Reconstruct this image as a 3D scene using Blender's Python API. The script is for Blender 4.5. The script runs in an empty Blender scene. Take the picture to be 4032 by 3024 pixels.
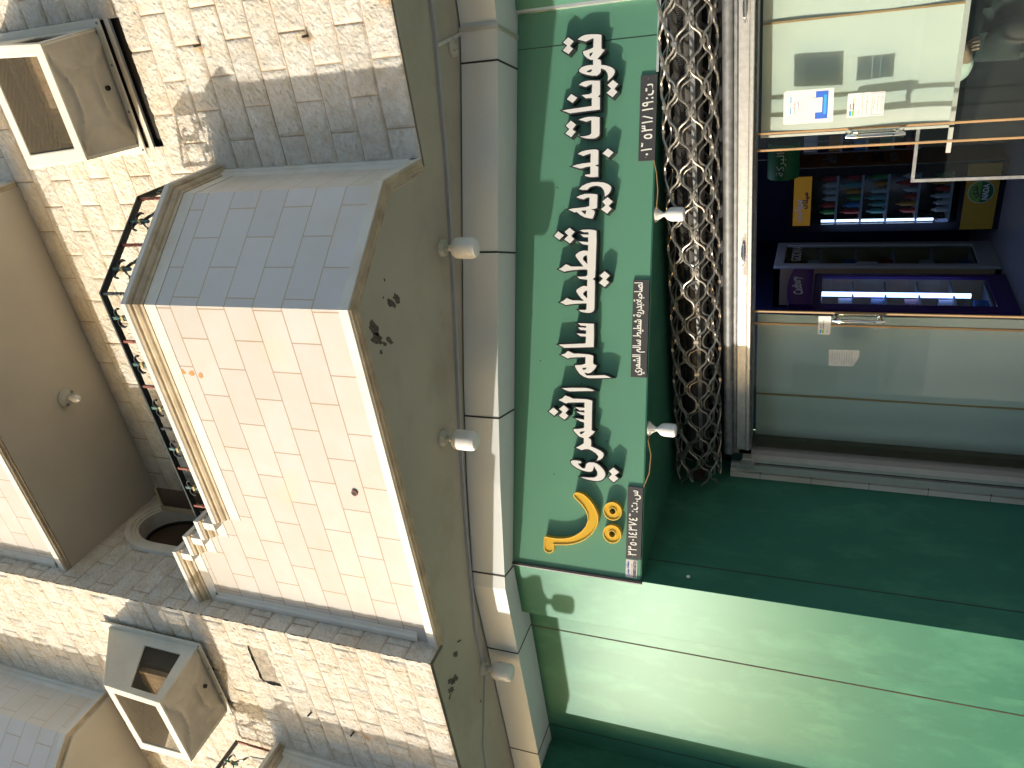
import bpy, math, random
import numpy as np
from mathutils import Matrix, Vector
from mathutils.geometry import tessellate_polygon
random.seed(7)
sc = bpy.context.scene
C = sc.collection

# ---------------------------------------------------------------- camera
cd = bpy.data.cameras.new('camera'); cam = bpy.data.objects.new('camera', cd); C.objects.link(cam)
cd.sensor_width = 36.0; cd.lens = 36.0 * 3028 / 4032; cd.clip_start = 0.02; cd.clip_end = 500
# columns: image right, image up, backwards (the phone was held on its side: world up points to image left)
cam.matrix_world = Matrix(((-0.137692, 0.864502, 0.483402, 0.0),
                           (0.346587, 0.499250, -0.794120, 0.0),
                           (-0.927857, 0.058197, -0.368368, 1.6),
                           (0, 0, 0, 1)))
sc.camera = cam

# ---------------------------------------------------------------- sky, sun, exposure
L = Vector((1.0, 1.0, -0.24)).normalized()
w = bpy.data.worlds.new('World'); sc.world = w; w.use_nodes = True
nt = w.node_tree; nt.nodes.clear()
sky = nt.nodes.new('ShaderNodeTexSky'); sky.sky_type = 'NISHITA'; sky.sun_disc = False
sky.sun_elevation = math.asin(-L.z); sky.sun_rotation = math.atan2(-L.x, -L.y) % (2 * math.pi)
sky.air_density = 1.0; sky.dust_density = 2.6; sky.ozone_density = 1.1
bg = nt.nodes.new('ShaderNodeBackground'); bg.inputs[1].default_value = 0.15
wo = nt.nodes.new('ShaderNodeOutputWorld')
nt.links.new(sky.outputs[0], bg.inputs[0]); nt.links.new(bg.outputs[0], wo.inputs[0])
sd = bpy.data.lights.new('sun', 'SUN'); sd.energy = 2.0; sd.angle = math.radians(0.5); sd.color = (1.0, 0.92, 0.79)
sun = bpy.data.objects.new('sun', sd); C.objects.link(sun)
sun.rotation_euler = L.to_track_quat('-Z', 'Y').to_euler()
sc.view_settings.view_transform = 'Standard'; sc.view_settings.look = 'None'
sc.view_settings.gamma = 1.0; sc.view_settings.exposure = 1.38
sc.cycles.max_bounces = 8; sc.cycles.transparent_max_bounces = 16; sc.cycles.diffuse_bounces = 4

# ---------------------------------------------------------------- materials
def mat(name, col, rough=0.5, metal=0.0, vary=0.0, vscale=8.0, bump=0.0, bscale=60.0, spec=0.5, stretch=(1, 1, 1), stain=None, stain_scale=1.2, stain_amt=0.5, emit=None, es=0.0, fine=0.0):
    m = bpy.data.materials.new(name); m.use_nodes = True
    n = m.node_tree; b = n.nodes['Principled BSDF']
    b.inputs['Roughness'].default_value = rough; b.inputs['Metallic'].default_value = metal
    b.inputs['Specular IOR Level'].default_value = spec
    b.inputs['Base Color'].default_value = (*col, 1)
    if emit: b.inputs['Emission Color'].default_value = (*emit, 1); b.inputs['Emission Strength'].default_value = es
    tc = n.nodes.new('ShaderNodeTexCoord'); mp = n.nodes.new('ShaderNodeMapping'); mp.inputs['Scale'].default_value = stretch
    n.links.new(tc.outputs['Object'], mp.inputs['Vector'])
    out = None
    if vary > 0:
        t = n.nodes.new('ShaderNodeTexNoise'); t.inputs['Scale'].default_value = vscale; t.inputs['Detail'].default_value = 6
        n.links.new(mp.outputs[0], t.inputs['Vector'])
        r = n.nodes.new('ShaderNodeMapRange'); r.inputs[3].default_value = 1 - vary; r.inputs[4].default_value = 1 + vary
        r.inputs[1].default_value = 0.3; r.inputs[2].default_value = 0.7
        n.links.new(t.outputs[0], r.inputs[0])
        mul = n.nodes.new('ShaderNodeMix'); mul.data_type = 'RGBA'; mul.blend_type = 'MULTIPLY'; mul.inputs[0].default_value = 1
        mul.inputs[6].default_value = (*col, 1); n.links.new(r.outputs[0], mul.inputs[7])
        out = mul.outputs[2]
    if stain:
        t2 = n.nodes.new('ShaderNodeTexNoise'); t2.inputs['Scale'].default_value = stain_scale; t2.inputs['Detail'].default_value = 9; t2.inputs['Roughness'].default_value = 0.65
        n.links.new(mp.outputs[0], t2.inputs['Vector'])
        r2 = n.nodes.new('ShaderNodeMapRange'); r2.inputs[1].default_value = 0.5; r2.inputs[2].default_value = 0.72; r2.inputs[3].default_value = 0; r2.inputs[4].default_value = stain_amt
        n.links.new(t2.outputs[0], r2.inputs[0])
        mx = n.nodes.new('ShaderNodeMix'); mx.data_type = 'RGBA'
        n.links.new(r2.outputs[0], mx.inputs[0])
        if out: n.links.new(out, mx.inputs[6])
        else: mx.inputs[6].default_value = (*col, 1)
        mx.inputs[7].default_value = (*stain, 1); out = mx.outputs[2]
    if out: n.links.new(out, b.inputs['Base Color'])
    if bump > 0:
        t3 = n.nodes.new('ShaderNodeTexNoise'); t3.inputs['Scale'].default_value = bscale; t3.inputs['Detail'].default_value = 4
        n.links.new(mp.outputs[0], t3.inputs['Vector'])
        bp = n.nodes.new('ShaderNodeBump'); bp.inputs['Strength'].default_value = bump; bp.inputs['Distance'].default_value = 0.01
        n.links.new(t3.outputs[0], bp.inputs['Height']); n.links.new(bp.outputs[0], b.inputs['Normal'])
    m['b'] = 1
    return m

def stone_mat(name, col, joint, w, h, axis, shift, z0, mort, spread, rough=0.85, bumpd=0.0, rock=False, stain=None, spots=()):
    """masonry coursed with a brick texture laid out in metres on the wall plane"""
    m = bpy.data.materials.new(name); m.use_nodes = True; n = m.node_tree; b = n.nodes['Principled BSDF']
    b.inputs['Roughness'].default_value = rough; b.inputs['Specular IOR Level'].default_value = 0.35
    N = n.nodes.new; K = n.links.new
    geo = N('ShaderNodeNewGeometry'); sp = N('ShaderNodeSeparateXYZ'); K(geo.outputs['Position'], sp.inputs[0])
    src = {'x': 0, 'y': 1}.get(axis)
    if axis == 'auto':   # follow the plan length: pick x or y by how the face is turned
        a = N('ShaderNodeMath'); a.operation = 'MULTIPLY'; K(sp.outputs[0], a.inputs[0]); a.inputs[1].default_value = 0.63
        a2 = N('ShaderNodeMath'); a2.operation = 'MULTIPLY'; K(sp.outputs[1], a2.inputs[0]); a2.inputs[1].default_value = 0.776
        a3 = N('ShaderNodeMath'); K(a.outputs[0], a3.inputs[0]); K(a2.outputs[0], a3.inputs[1]); us = a3.outputs[0]
    else: us = sp.outputs[src]
    ax = N('ShaderNodeMath'); K(us, ax.inputs[0]); ax.inputs[1].default_value = shift
    az = N('ShaderNodeMath'); K(sp.outputs[2], az.inputs[0]); az.inputs[1].default_value = -z0
    cx = N('ShaderNodeCombineXYZ'); K(ax.outputs[0], cx.inputs[0]); K(az.outputs[0], cx.inputs[1])
    # wobble of the joints
    wn = N('ShaderNodeTexNoise'); wn.inputs['Scale'].default_value = 5; K(geo.outputs['Position'], wn.inputs['Vector'])
    ws = N('ShaderNodeVectorMath'); ws.operation = 'SCALE'; ws.inputs[3].default_value = 0.006 if rock else 0.002; K(wn.outputs['Color'], ws.inputs[0])
    wa = N('ShaderNodeVectorMath'); K(cx.outputs[0], wa.inputs[0]); K(ws.outputs[0], wa.inputs[1])
    br = N('ShaderNodeTexBrick'); br.inputs['Scale'].default_value = 1.0; br.inputs['Brick Width'].default_value = w; br.inputs['Row Height'].default_value = h
    br.inputs['Mortar Size'].default_value = mort; br.inputs['Mortar Smooth'].default_value = 0.3; br.offset = 0.5
    c1 = tuple(min(1, c * (1 + spread)) for c in col); c2 = tuple(c * (1 - spread) for c in col)
    br.inputs['Color1'].default_value = (*c1, 1); br.inputs['Color2'].default_value = (*c2, 1); br.inputs['Mortar'].default_value = (*joint, 1)
    K(wa.outputs[0], br.inputs['Vector'])
    t = N('ShaderNodeTexNoise'); t.inputs['Scale'].default_value = 9 if rock else 3; t.inputs['Detail'].default_value = 10; t.inputs['Roughness'].default_value = 0.7
    K(geo.outputs['Position'], t.inputs['Vector'])
    cr = N('ShaderNodeValToRGB'); cr.color_ramp.elements[0].position = 0.30; cr.color_ramp.elements[1].position = 0.62
    cr.color_ramp.elements[0].color = (*(stain or (0.74, 0.65, 0.53)), 1); cr.color_ramp.elements[1].color = (1, 1, 1, 1)
    K(t.outputs[0], cr.inputs[0])
    mu = N('ShaderNodeMix'); mu.data_type = 'RGBA'; mu.blend_type = 'MULTIPLY'; mu.inputs[0].default_value = 0.85 if rock else 0.55
    K(br.outputs['Color'], mu.inputs[6]); K(cr.outputs[0], mu.inputs[7])
    # rust streaks and iron spots
    t5 = N('ShaderNodeTexNoise'); t5.inputs['Scale'].default_value = 1.7; t5.inputs['Detail'].default_value = 8; K(geo.outputs['Position'], t5.inputs['Vector'])
    r5 = N('ShaderNodeMapRange'); r5.inputs[1].default_value = 0.60; r5.inputs[2].default_value = 0.78; r5.inputs[4].default_value = 0.45
    K(t5.outputs[0], r5.inputs[0])
    m5 = N('ShaderNodeMix'); m5.data_type = 'RGBA'; K(r5.outputs[0], m5.inputs[0]); K(mu.outputs[2], m5.inputs[6]); m5.inputs[7].default_value = (0.62, 0.44, 0.24, 1)
    last = m5.outputs[2]
    for (px_, py_, pz_, pr_, pc_) in spots:   # soot and rust that has a shape of its own round an iron stub
        dv = N('ShaderNodeVectorMath'); dv.operation = 'DISTANCE'; K(geo.outputs['Position'], dv.inputs[0]); dv.inputs[1].default_value = (px_, py_, pz_)
        nz_ = N('ShaderNodeMath'); nz_.operation = 'MULTIPLY_ADD'; K(t.outputs[0], nz_.inputs[0]); nz_.inputs[1].default_value = pr_ * 1.6; K(dv.outputs['Value'], nz_.inputs[2])
        mr = N('ShaderNodeMapRange'); mr.inputs[1].default_value = pr_ * 0.8; mr.inputs[2].default_value = pr_ * 2.0; mr.inputs[3].default_value = 0.9; mr.inputs[4].default_value = 0.0; K(nz_.outputs[0], mr.inputs[0])
        ms = N('ShaderNodeMix'); ms.data_type = 'RGBA'; K(mr.outputs[0], ms.inputs[0]); K(last, ms.inputs[6]); ms.inputs[7].default_value = (*pc_, 1); last = ms.outputs[2]
    K(last, b.inputs['Base Color'])
    bp = N('ShaderNodeBump'); bp.inputs['Strength'].default_value = 0.8 if rock else 0.25; bp.inputs['Distance'].default_value = 0.022 if rock else 0.002
    tb = N('ShaderNodeTexNoise'); tb.inputs['Scale'].default_value = 38 if rock else 12; tb.inputs['Detail'].default_value = 7; tb.inputs['Roughness'].default_value = 0.65; tb.inputs['Distortion'].default_value = 0.8; K(geo.outputs['Position'], tb.inputs['Vector'])
    hh = N('ShaderNodeMath'); hh.operation = 'SUBTRACT'; K(tb.outputs[0], hh.inputs[0]); K(br.outputs['Fac'], hh.inputs[1]); K(hh.outputs[0], bp.inputs['Height'])
    K(bp.outputs[0], b.inputs['Normal'])
    return m

def glass_mat(name, tint, refl):
    m = bpy.data.materials.new(name); m.use_nodes = True; n = m.node_tree; n.nodes.clear()
    o = n.nodes.new('ShaderNodeOutputMaterial'); mx = n.nodes.new('ShaderNodeMixShader')
    tr = n.nodes.new('ShaderNodeBsdfTransparent'); tr.inputs[0].default_value = (*tint, 1)
    gl = n.nodes.new('ShaderNodeBsdfGlossy'); gl.inputs['Roughness'].default_value = 0.02
    fr = n.nodes.new('ShaderNodeLayerWeight'); fr.inputs[0].default_value = 0.5
    pw = n.nodes.new('ShaderNodeMath'); pw.operation = 'POWER'; pw.inputs[1].default_value = 4.0
    mt = n.nodes.new('ShaderNodeMath'); mt.operation = 'MULTIPLY_ADD'; mt.inputs[1].default_value = 0.5 * refl; mt.inputs[2].default_value = 0.035 * refl
    n.links.new(fr.outputs['Facing'], pw.inputs[0]); n.links.new(pw.outputs[0], mt.inputs[0]); n.links.new(mt.outputs[0], mx.inputs[0])
    n.links.new(tr.outputs[0], mx.inputs[1]); n.links.new(gl.outputs[0], mx.inputs[2]); n.links.new(mx.outputs[0], o.inputs[0])
    return m

def mesh_screen_mat(name, col, cell=0.012):
    """expanded-metal screen: diamonds of nothing between thin wires"""
    m = bpy.data.materials.new(name); m.use_nodes = True; n = m.node_tree; n.nodes.clear()
    N = n.nodes.new; K = n.links.new
    o = N('ShaderNodeOutputMaterial'); mx = N('ShaderNodeMixShader'); tr = N('ShaderNodeBsdfTransparent'); df = N('ShaderNodeBsdfDiffuse'); df.inputs[0].default_value = (*col, 1)
    geo = N('ShaderNodeNewGeometry'); sp = N('ShaderNodeSeparateXYZ'); K(geo.outputs['Position'], sp.inputs[0])
    def waves(sign):
        a = N('ShaderNodeMath'); a.operation = 'ADD'; K(sp.outputs[0], a.inputs[0]); K(sp.outputs[1], a.inputs[1])
        b = N('ShaderNodeMath'); b.operation = 'MULTIPLY_ADD'; K(sp.outputs[2], b.inputs[0]); b.inputs[1].default_value = sign * 1.6; K(a.outputs[0], b.inputs[2])
        c = N('ShaderNodeMath'); c.operation = 'MULTIPLY'; c.inputs[1].default_value = 2 * math.pi / (cell * 2); K(b.outputs[0], c.inputs[0])
        s = N('ShaderNodeMath'); s.operation = 'SINE'; K(c.outputs[0], s.inputs[0])
        ab = N('ShaderNodeMath'); ab.operation = 'ABSOLUTE'; K(s.outputs[0], ab.inputs[0]); return ab.outputs[0]
    mn = N('ShaderNodeMath'); mn.operation = 'MINIMUM'; K(waves(1), mn.inputs[0]); K(waves(-1), mn.inputs[1])
    lt = N('ShaderNodeMath'); lt.operation = 'LESS_THAN'; lt.inputs[1].default_value = 0.34; K(mn.outputs[0], lt.inputs[0])
    K(lt.outputs[0], mx.inputs[0]); K(tr.outputs[0], mx.inputs[1]); K(df.outputs[0], mx.inputs[2]); K(mx.outputs[0], o.inputs[0])
    return m

ROCKJ = (0.50, 0.38, 0.25)
M = {}
M['rock_x'] = stone_mat('split_face_stone_front', (0.64, 0.62, 0.575), ROCKJ, 0.375, 0.1875, 'x', 0.2 + 37.5, 3.78, 0.0035, 0.05, rock=True,
    spots=[(-0.24, 3.95, 4.34, 0.055, (0.52, 0.36, 0.20)), (-0.235, 3.95, 4.33, 0.032, (0.10, 0.07, 0.06)), (-0.22, 3.95, 5.10, 0.04, (0.50, 0.32, 0.14)), (-0.215, 3.95, 5.07, 0.013, (0.10, 0.07, 0.06)), (-0.10, 3.95, 3.82, 0.05, (0.50, 0.33, 0.18)),
           (-4.77, 2.8, 4.60, 0.03, (0.30, 0.18, 0.10)), (-4.80, 2.8, 4.50, 0.035, (0.50, 0.22, 0.06)), (-5.05, 2.8, 3.95, 0.05, (0.50, 0.24, 0.07)), (-4.66, 2.8, 4.94, 0.014, (0.12, 0.08, 0.06))])
M['rock_y'] = stone_mat('split_face_stone_side', (0.64, 0.62, 0.58), ROCKJ, 0.375, 0.1875, 'y', 37.6, 3.78, 0.0035, 0.05, rock=True)
M['marble_x'] = stone_mat('marble_cladding_front', (0.42, 0.41, 0.405), (0.28, 0.22, 0.16), 0.375, 0.19, 'x', 0.1325 + 37.5, 3.835, 0.0045, 0.04, rough=0.55, stain=(0.90, 0.82, 0.66))  # same marble as the other faces, darkened to hold down the sunlit front
M['marble_a'] = stone_mat('marble_cladding_angled', (0.56, 0.55, 0.55), (0.46, 0.38, 0.29), 0.375, 0.19, 'auto', 37.55, 3.835, 0.0045, 0.03, rough=0.55, stain=(0.92, 0.88, 0.78))  # same marble again, lightened to lift the shaded chamfer
M['marble_y'] = stone_mat('marble_cladding_side', (0.60, 0.575, 0.54), (0.50, 0.42, 0.32), 0.375, 0.19, 'y', 37.5, 3.835, 0.0035, 0.03, rough=0.55, stain=(0.92, 0.86, 0.74))  # lighter copy of the front marble for the shaded side
M['marble_trim'] = mat('marble_trim', (0.58, 0.56, 0.51), 0.5, vary=0.08, vscale=5, stain=(0.50, 0.38, 0.24), stain_scale=2.2, stain_amt=0.5, bump=0.1)
M['grime_shade_trim'] = mat('grimy_shaded_moulding', (0.44, 0.365, 0.26), 0.7, vary=0.2, vscale=9, stain=(0.25, 0.19, 0.12), stain_scale=6, stain_amt=0.6, bump=0.1)  # brown holds both dirt and the recess shading of coves and undersides
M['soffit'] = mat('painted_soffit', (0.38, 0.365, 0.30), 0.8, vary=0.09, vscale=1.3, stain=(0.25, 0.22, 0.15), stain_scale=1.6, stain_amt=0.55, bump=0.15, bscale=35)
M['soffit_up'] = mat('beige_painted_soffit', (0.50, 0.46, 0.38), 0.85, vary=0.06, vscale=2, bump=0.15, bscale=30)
M['fascia'] = mat('grey_aluminium_panel', (0.62, 0.67, 0.70), 0.5, vary=0.03, vscale=2)
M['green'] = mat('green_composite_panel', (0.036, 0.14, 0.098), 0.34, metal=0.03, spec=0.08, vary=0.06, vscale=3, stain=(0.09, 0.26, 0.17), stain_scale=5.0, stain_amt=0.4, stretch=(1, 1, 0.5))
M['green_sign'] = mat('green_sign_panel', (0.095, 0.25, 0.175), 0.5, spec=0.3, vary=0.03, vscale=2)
M['seam'] = mat('dark_joint', (0.015, 0.015, 0.015), 0.6)
M['rust_seam'] = mat('rusty_joint', (0.045, 0.032, 0.022), 0.9, vary=0.4, vscale=20)
M['alu'] = mat('aluminium_trim', (0.66, 0.65, 0.62), 0.35, metal=0.6, vary=0.05, vscale=10)
M['white_letter'] = mat('white_acrylic', (0.68, 0.68, 0.68), 0.35, spec=0.4, vary=0.02, vscale=6)
M['black_side'] = mat('black_letter_return', (0.018, 0.018, 0.022), 0.35)
M['yellow'] = mat('yellow_acrylic', (0.62, 0.38, 0.025), 0.35, vary=0.03)
M['yellow_rim'] = mat('yellow_rim', (0.75, 0.50, 0.09), 0.4)
M['plate'] = mat('dark_name_plate', (0.045, 0.045, 0.05), 0.55, vary=0.12, vscale=9)
M['ink_white'] = mat('white_lettering', (0.78, 0.78, 0.74), 0.5)
M['paper'] = mat('white_paper', (0.60, 0.59, 0.58), 0.7, vary=0.03)
M['paper_old'] = mat('aged_paper', (0.55, 0.56, 0.52), 0.7, vary=0.1, vscale=14)
M['ink_blue'] = mat('blue_print', (0.01, 0.10, 0.50), 0.5)
M['ink_dark'] = mat('dark_print', (0.05, 0.05, 0.07), 0.6)
M['ink_red'] = mat('red_print', (0.55, 0.05, 0.10), 0.6)
M['ink_cyan'] = mat('cyan_print', (0.02, 0.28, 0.60), 0.5)
M['ink_lime'] = mat('lime_print', (0.22, 0.42, 0.05), 0.5)
M['galv'] = mat('galvanised_steel', (0.40, 0.40, 0.39), 0.42, metal=0.55, vary=0.14, vscale=35, bump=0.05)
M['galv_dark'] = mat('weathered_galvanised_steel', (0.20, 0.21, 0.22), 0.5, metal=0.5, vary=0.25, vscale=25)
M['rod'] = mat('zinc_rod', (0.30, 0.29, 0.27), 0.33, metal=0.75, vary=0.12, vscale=30)
M['chrome'] = mat('chrome', (0.85, 0.84, 0.82), 0.08, metal=1.0)
M['iron'] = mat('wrought_iron_green_black', (0.012, 0.018, 0.018), 0.45, vary=0.3, vscale=12)
M['iron_red'] = mat('wrought_iron_primer', (0.20, 0.06, 0.04), 0.5, vary=0.3, vscale=20)
M['iron_green'] = mat('wrought_iron_patina', (0.05, 0.12, 0.115), 0.5, vary=0.3, vscale=20)
M['brass'] = mat('gilded_collar', (0.42, 0.33, 0.14), 0.4)
M['plastic'] = mat('lamp_base_plastic', (0.42, 0.43, 0.37), 0.5, vary=0.05)
M['plastic_w'] = mat('white_plastic', (0.72, 0.72, 0.70), 0.35, vary=0.03)
M['opal'] = mat('opal_diffuser', (0.70, 0.72, 0.74), 0.22)
M['conduit'] = mat('grey_trunking', (0.33, 0.35, 0.39), 0.5, vary=0.05)
M['cooler'] = mat('weathered_fibreglass', (0.60, 0.575, 0.50), 0.55, vary=0.10, vscale=5, stain=(0.42, 0.36, 0.26), stain_scale=2.5, stain_amt=0.6, bump=0.25, bscale=5)
M['cooler_tray'] = mat('dusty_fibreglass_tray', (0.46, 0.42, 0.345), 0.75, vary=0.12, vscale=5, stain=(0.27, 0.23, 0.17), stain_scale=3.0, stain_amt=0.7, bump=0.5, bscale=4)
M['pad'] = mat('cooler_pad', (0.30, 0.22, 0.13), 0.9, vary=0.35, vscale=18, bump=0.8, bscale=120, stretch=(1, 1, 0.25))
M['dark_in'] = mat('dark_inside', (0.02, 0.018, 0.016), 0.8)
M['screen'] = mesh_screen_mat('cooler_screen', (0.14, 0.12, 0.09), 0.018)
M['brown'] = mat('brown_window', (0.06, 0.035, 0.022), 0.4, vary=0.15)
M['glass'] = glass_mat('door_glass', (0.93, 0.97, 0.955), 1.3)
M['glass_far'] = glass_mat('cooler_glass', (0.85, 0.92, 0.92), 0.8)
M['sheet'] = mat('frosted_sheet', (0.50, 0.54, 0.51), 0.45, spec=0.35, vary=0.05, vscale=2.5, stretch=(1, 1, 0.4))
M['seal'] = mat('brown_seal', (0.33, 0.20, 0.09), 0.5, vary=0.1)
M['concrete'] = mat('rough_mortar', (0.30, 0.27, 0.22), 0.95, vary=0.3, vscale=30, bump=1.0, bscale=60)
M['chip'] = mat('bare_concrete_patch', (0.085, 0.08, 0.065), 0.9, vary=0.5, vscale=60)
M['rust'] = mat('rust_stain', (0.42, 0.20, 0.06), 0.9, vary=0.3, vscale=30)
M['soot'] = mat('soot_stain', (0.12, 0.08, 0.06), 0.9, vary=0.3, vscale=30)
M['blue_wall'] = mat('blue_interior_wall', (0.012, 0.018, 0.07), 0.5, vary=0.1)
M['tile'] = mat('grey_floor_tiles', (0.28, 0.29, 0.33), 0.3, vary=0.08)
M['ground'] = mat('dusty_paving', (0.50, 0.46, 0.39), 0.9, vary=0.12, vscale=2, bump=0.3, bscale=20)
M['road'] = mat('asphalt', (0.055, 0.053, 0.05), 0.9, vary=0.15, vscale=3, bump=0.3)
M['orange'] = mat('orange_panel', (0.42, 0.17, 0.02), 0.45, vary=0.05)
M['black'] = mat('black_gloss', (0.008, 0.008, 0.01), 0.25)
M['purple'] = mat('purple_cooler', (0.045, 0.012, 0.16), 0.3)
M['cream'] = mat('cream_cooler', (0.36, 0.27, 0.17), 0.5)
M['grey_w'] = mat('white_cooler_frame', (0.42, 0.45, 0.50), 0.4)
M['tube'] = mat('lit_tube', (1, 1, 1), 0.5, emit=(0.32, 0.42, 1.0), es=2.6)
M['tube_w'] = mat('lit_white_tube', (1, 1, 1), 0.5, emit=(0.65, 0.75, 1.0), es=1.5)
M['greenlogo'] = mat('green_print', (0.01, 0.16, 0.04), 0.5)
M['shelf'] = mat('wire_shelf', (0.35, 0.37, 0.42), 0.4)
GOODS = [mat('goods_%s' % k, c, 0.5) for k, c in (('red', (0.35, 0.03, 0.03)), ('green', (0.05, 0.25, 0.08)), ('blue', (0.03, 0.15, 0.40)), ('amber', (0.45, 0.20, 0.03)), ('white', (0.45, 0.47, 0.5)), ('teal', (0.10, 0.30, 0.32)))]
M['thobe'] = mat('white_cotton', (0.62, 0.60, 0.54), 0.8, vary=0.05, bump=0.3, bscale=10)
M['skin'] = mat('skin', (0.35, 0.20, 0.13), 0.5)
M['hair'] = mat('black_hair', (0.015, 0.012, 0.01), 0.6)
M['vest'] = mat('dark_vest', (0.03, 0.032, 0.03), 0.8)

# ---------------------------------------------------------------- mesh helpers
class MB:
    def __init__(s): s.v = []; s.f = []
    def add(s, vs, fs):
        o = len(s.v); s.v += [tuple(v) for v in vs]; s.f += [tuple(o + i for i in f) for f in fs]; return s
    def box(s, x0, x1, y0, y1, z0, z1):
        v = [(x, y, z) for x in (x0, x1) for y in (y0, y1) for z in (z0, z1)]
        return s.add(v, [(0, 1, 3, 2), (4, 6, 7, 5), (0, 4, 5, 1), (2, 3, 7, 6), (0, 2, 6, 4), (1, 5, 7, 3)])
    def obox(s, o, ax, ay, az):   # box from a corner and three edge vectors
        o, ax, ay, az = map(Vector, (o, ax, ay, az))
        v = [o + ax * i + ay * j + az * k for i in (0, 1) for j in (0, 1) for k in (0, 1)]
        return s.add(v, [(0, 1, 3, 2), (4, 6, 7, 5), (0, 4, 5, 1), (2, 3, 7, 6), (0, 2, 6, 4), (1, 5, 7, 3)])
    def prism(s, outer, fn, d0, d1, holes=()):
        loops = [list(outer)] + [list(h) for h in holes]
        flat = [p for l in loops for p in l]; n = len(flat)
        tris = tessellate_polygon([[Vector((p[0], p[1], 0)) for p in l] for l in loops])
        vs = [fn(p[0], p[1], d0) for p in flat] + [fn(p[0], p[1], d1) for p in flat]
        fs = [tuple(t) for t in tris] + [tuple(n + i for i in reversed(t)) for t in tris]
        k = 0
        for l in loops:
            m = len(l)
            for i in range(m):
                a = k + i; b = k + (i + 1) % m; fs.append((a, b, n + b, n + a))
            k += m
        return s.add(vs, fs)
    def tube(s, path, r, n=8, closed=False, cap=True):
        P = [Vector(p) for p in path]; m = len(P); rings = []
        up = None
        for i, p in enumerate(P):
            a = P[(i - 1) % m] if (closed or i > 0) else p; b = P[(i + 1) % m] if (closed or i < m - 1) else p
            t = (b - a).normalized()
            if up is None:
                up = Vector((0, 0, 1)) if abs(t.z) < 0.9 else Vector((1, 0, 0))
            u = (up - t * up.dot(t)).normalized(); up = u; vv = t.cross(u)
            rr = r[i] if isinstance(r, (list, tuple)) else r
            rings.append([p + (u * math.cos(2 * math.pi * k / n) + vv * math.sin(2 * math.pi * k / n)) * rr for k in range(n)])
        vs = [v for rg in rings for v in rg]; fs = []
        for i in range(m if closed else m - 1):
            j = (i + 1) % m
            for k in range(n): fs.append((i * n + k, i * n + (k + 1) % n, j * n + (k + 1) % n, j * n + k))
        if cap and not closed: fs.append(tuple(reversed(range(n)))); fs.append(tuple((m - 1) * n + k for k in range(n)))
        return s.add(vs, fs)
    def lathe(s, prof, o, axis=(0, 0, -1), n=24):   # prof: (distance along axis, radius)
        o = Vector(o); a = Vector(axis).normalized(); u = a.orthogonal().normalized(); v = a.cross(u)
        vs = [o + a * d + (u * math.cos(2 * math.pi * k / n) + v * math.sin(2 * math.pi * k / n)) * r for d, r in prof for k in range(n)]
        fs = [(i * n + k, (i + 1) * n + k, (i + 1) * n + (k + 1) % n, i * n + (k + 1) % n) for i in range(len(prof) - 1) for k in range(n)]
        fs.append(tuple(range(n))); fs.append(tuple(reversed([(len(prof) - 1) * n + k for k in range(n)])))
        return s.add(vs, fs)
    def sweep(s, prof, plan, closed_prof=True):   # prof: (outward, z); plan: xy polyline, outward = right of travel
        n = len(plan); P = [Vector((p[0], p[1])) for p in plan]; m = len(prof); vs = []
        for i in range(n):
            d1 = (P[i] - P[i - 1]).normalized() if i > 0 else None; d2 = (P[i + 1] - P[i]).normalized() if i < n - 1 else None
            n1 = Vector((d1.y, -d1.x)) if d1 else None; n2 = Vector((d2.y, -d2.x)) if d2 else None
            if n1 and n2: nn = (n1 + n2).normalized(); nn = nn / max(0.3, nn.dot(n1))
            else: nn = n1 or n2
            for o, z in prof: vs.append((P[i].x + nn.x * o, P[i].y + nn.y * o, z))
        fs = []
        for i in range(n - 1):
            for k in range(m if closed_prof else m - 1):
                l = (k + 1) % m; fs.append((i * m + k, (i + 1) * m + k, (i + 1) * m + l, i * m + l))
        if closed_prof: fs.append(tuple(range(m))); fs.append(tuple(reversed([(n - 1) * m + k for k in range(m)])))
        return s.add(vs, fs)
    def build(s, name, m, parent=None, smooth=False, label=None, cat=None, group=None, kind=None, bevel=0.0):
        me = bpy.data.meshes.new(name); me.from_pydata(s.v, [], s.f); me.materials.append(m); me.update()
        import bmesh
        b = bmesh.new(); b.from_mesh(me); bmesh.ops.recalc_face_normals(b, faces=b.faces); b.to_mesh(me); b.free()
        o = bpy.data.objects.new(name, me); C.objects.link(o)
        if smooth:
            for p in me.polygons: p.use_smooth = True
            md = o.modifiers.new('es', 'EDGE_SPLIT'); md.split_angle = math.radians(35)
        if bevel > 0:
            bv = o.modifiers.new('bevel', 'BEVEL'); bv.width = bevel; bv.segments = 2; bv.limit_method = 'ANGLE'; bv.angle_limit = math.radians(40)
        if parent: o.parent = parent
        tag(o, label, cat, group, kind)
        return o

def tag(o, label=None, cat=None, group=None, kind=None):
    if label: o['label'] = label
    if cat: o['category'] = cat
    if group: o['group'] = group
    if kind: o['kind'] = kind
    return o

def thing(name, label, cat, group=None):
    o = bpy.data.objects.new(name, None); C.objects.link(o); o.empty_display_size = 0.1
    return tag(o, label, cat, group)

def pY(y): return lambda a, b, d: (a, y + d, b)     # polygon in (x, z), depth along y
def pX(x): return lambda a, b, d: (x + d, a, b)     # polygon in (y, z)
def pZ(z): return lambda a, b, d: (a, b, z + d)

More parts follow.
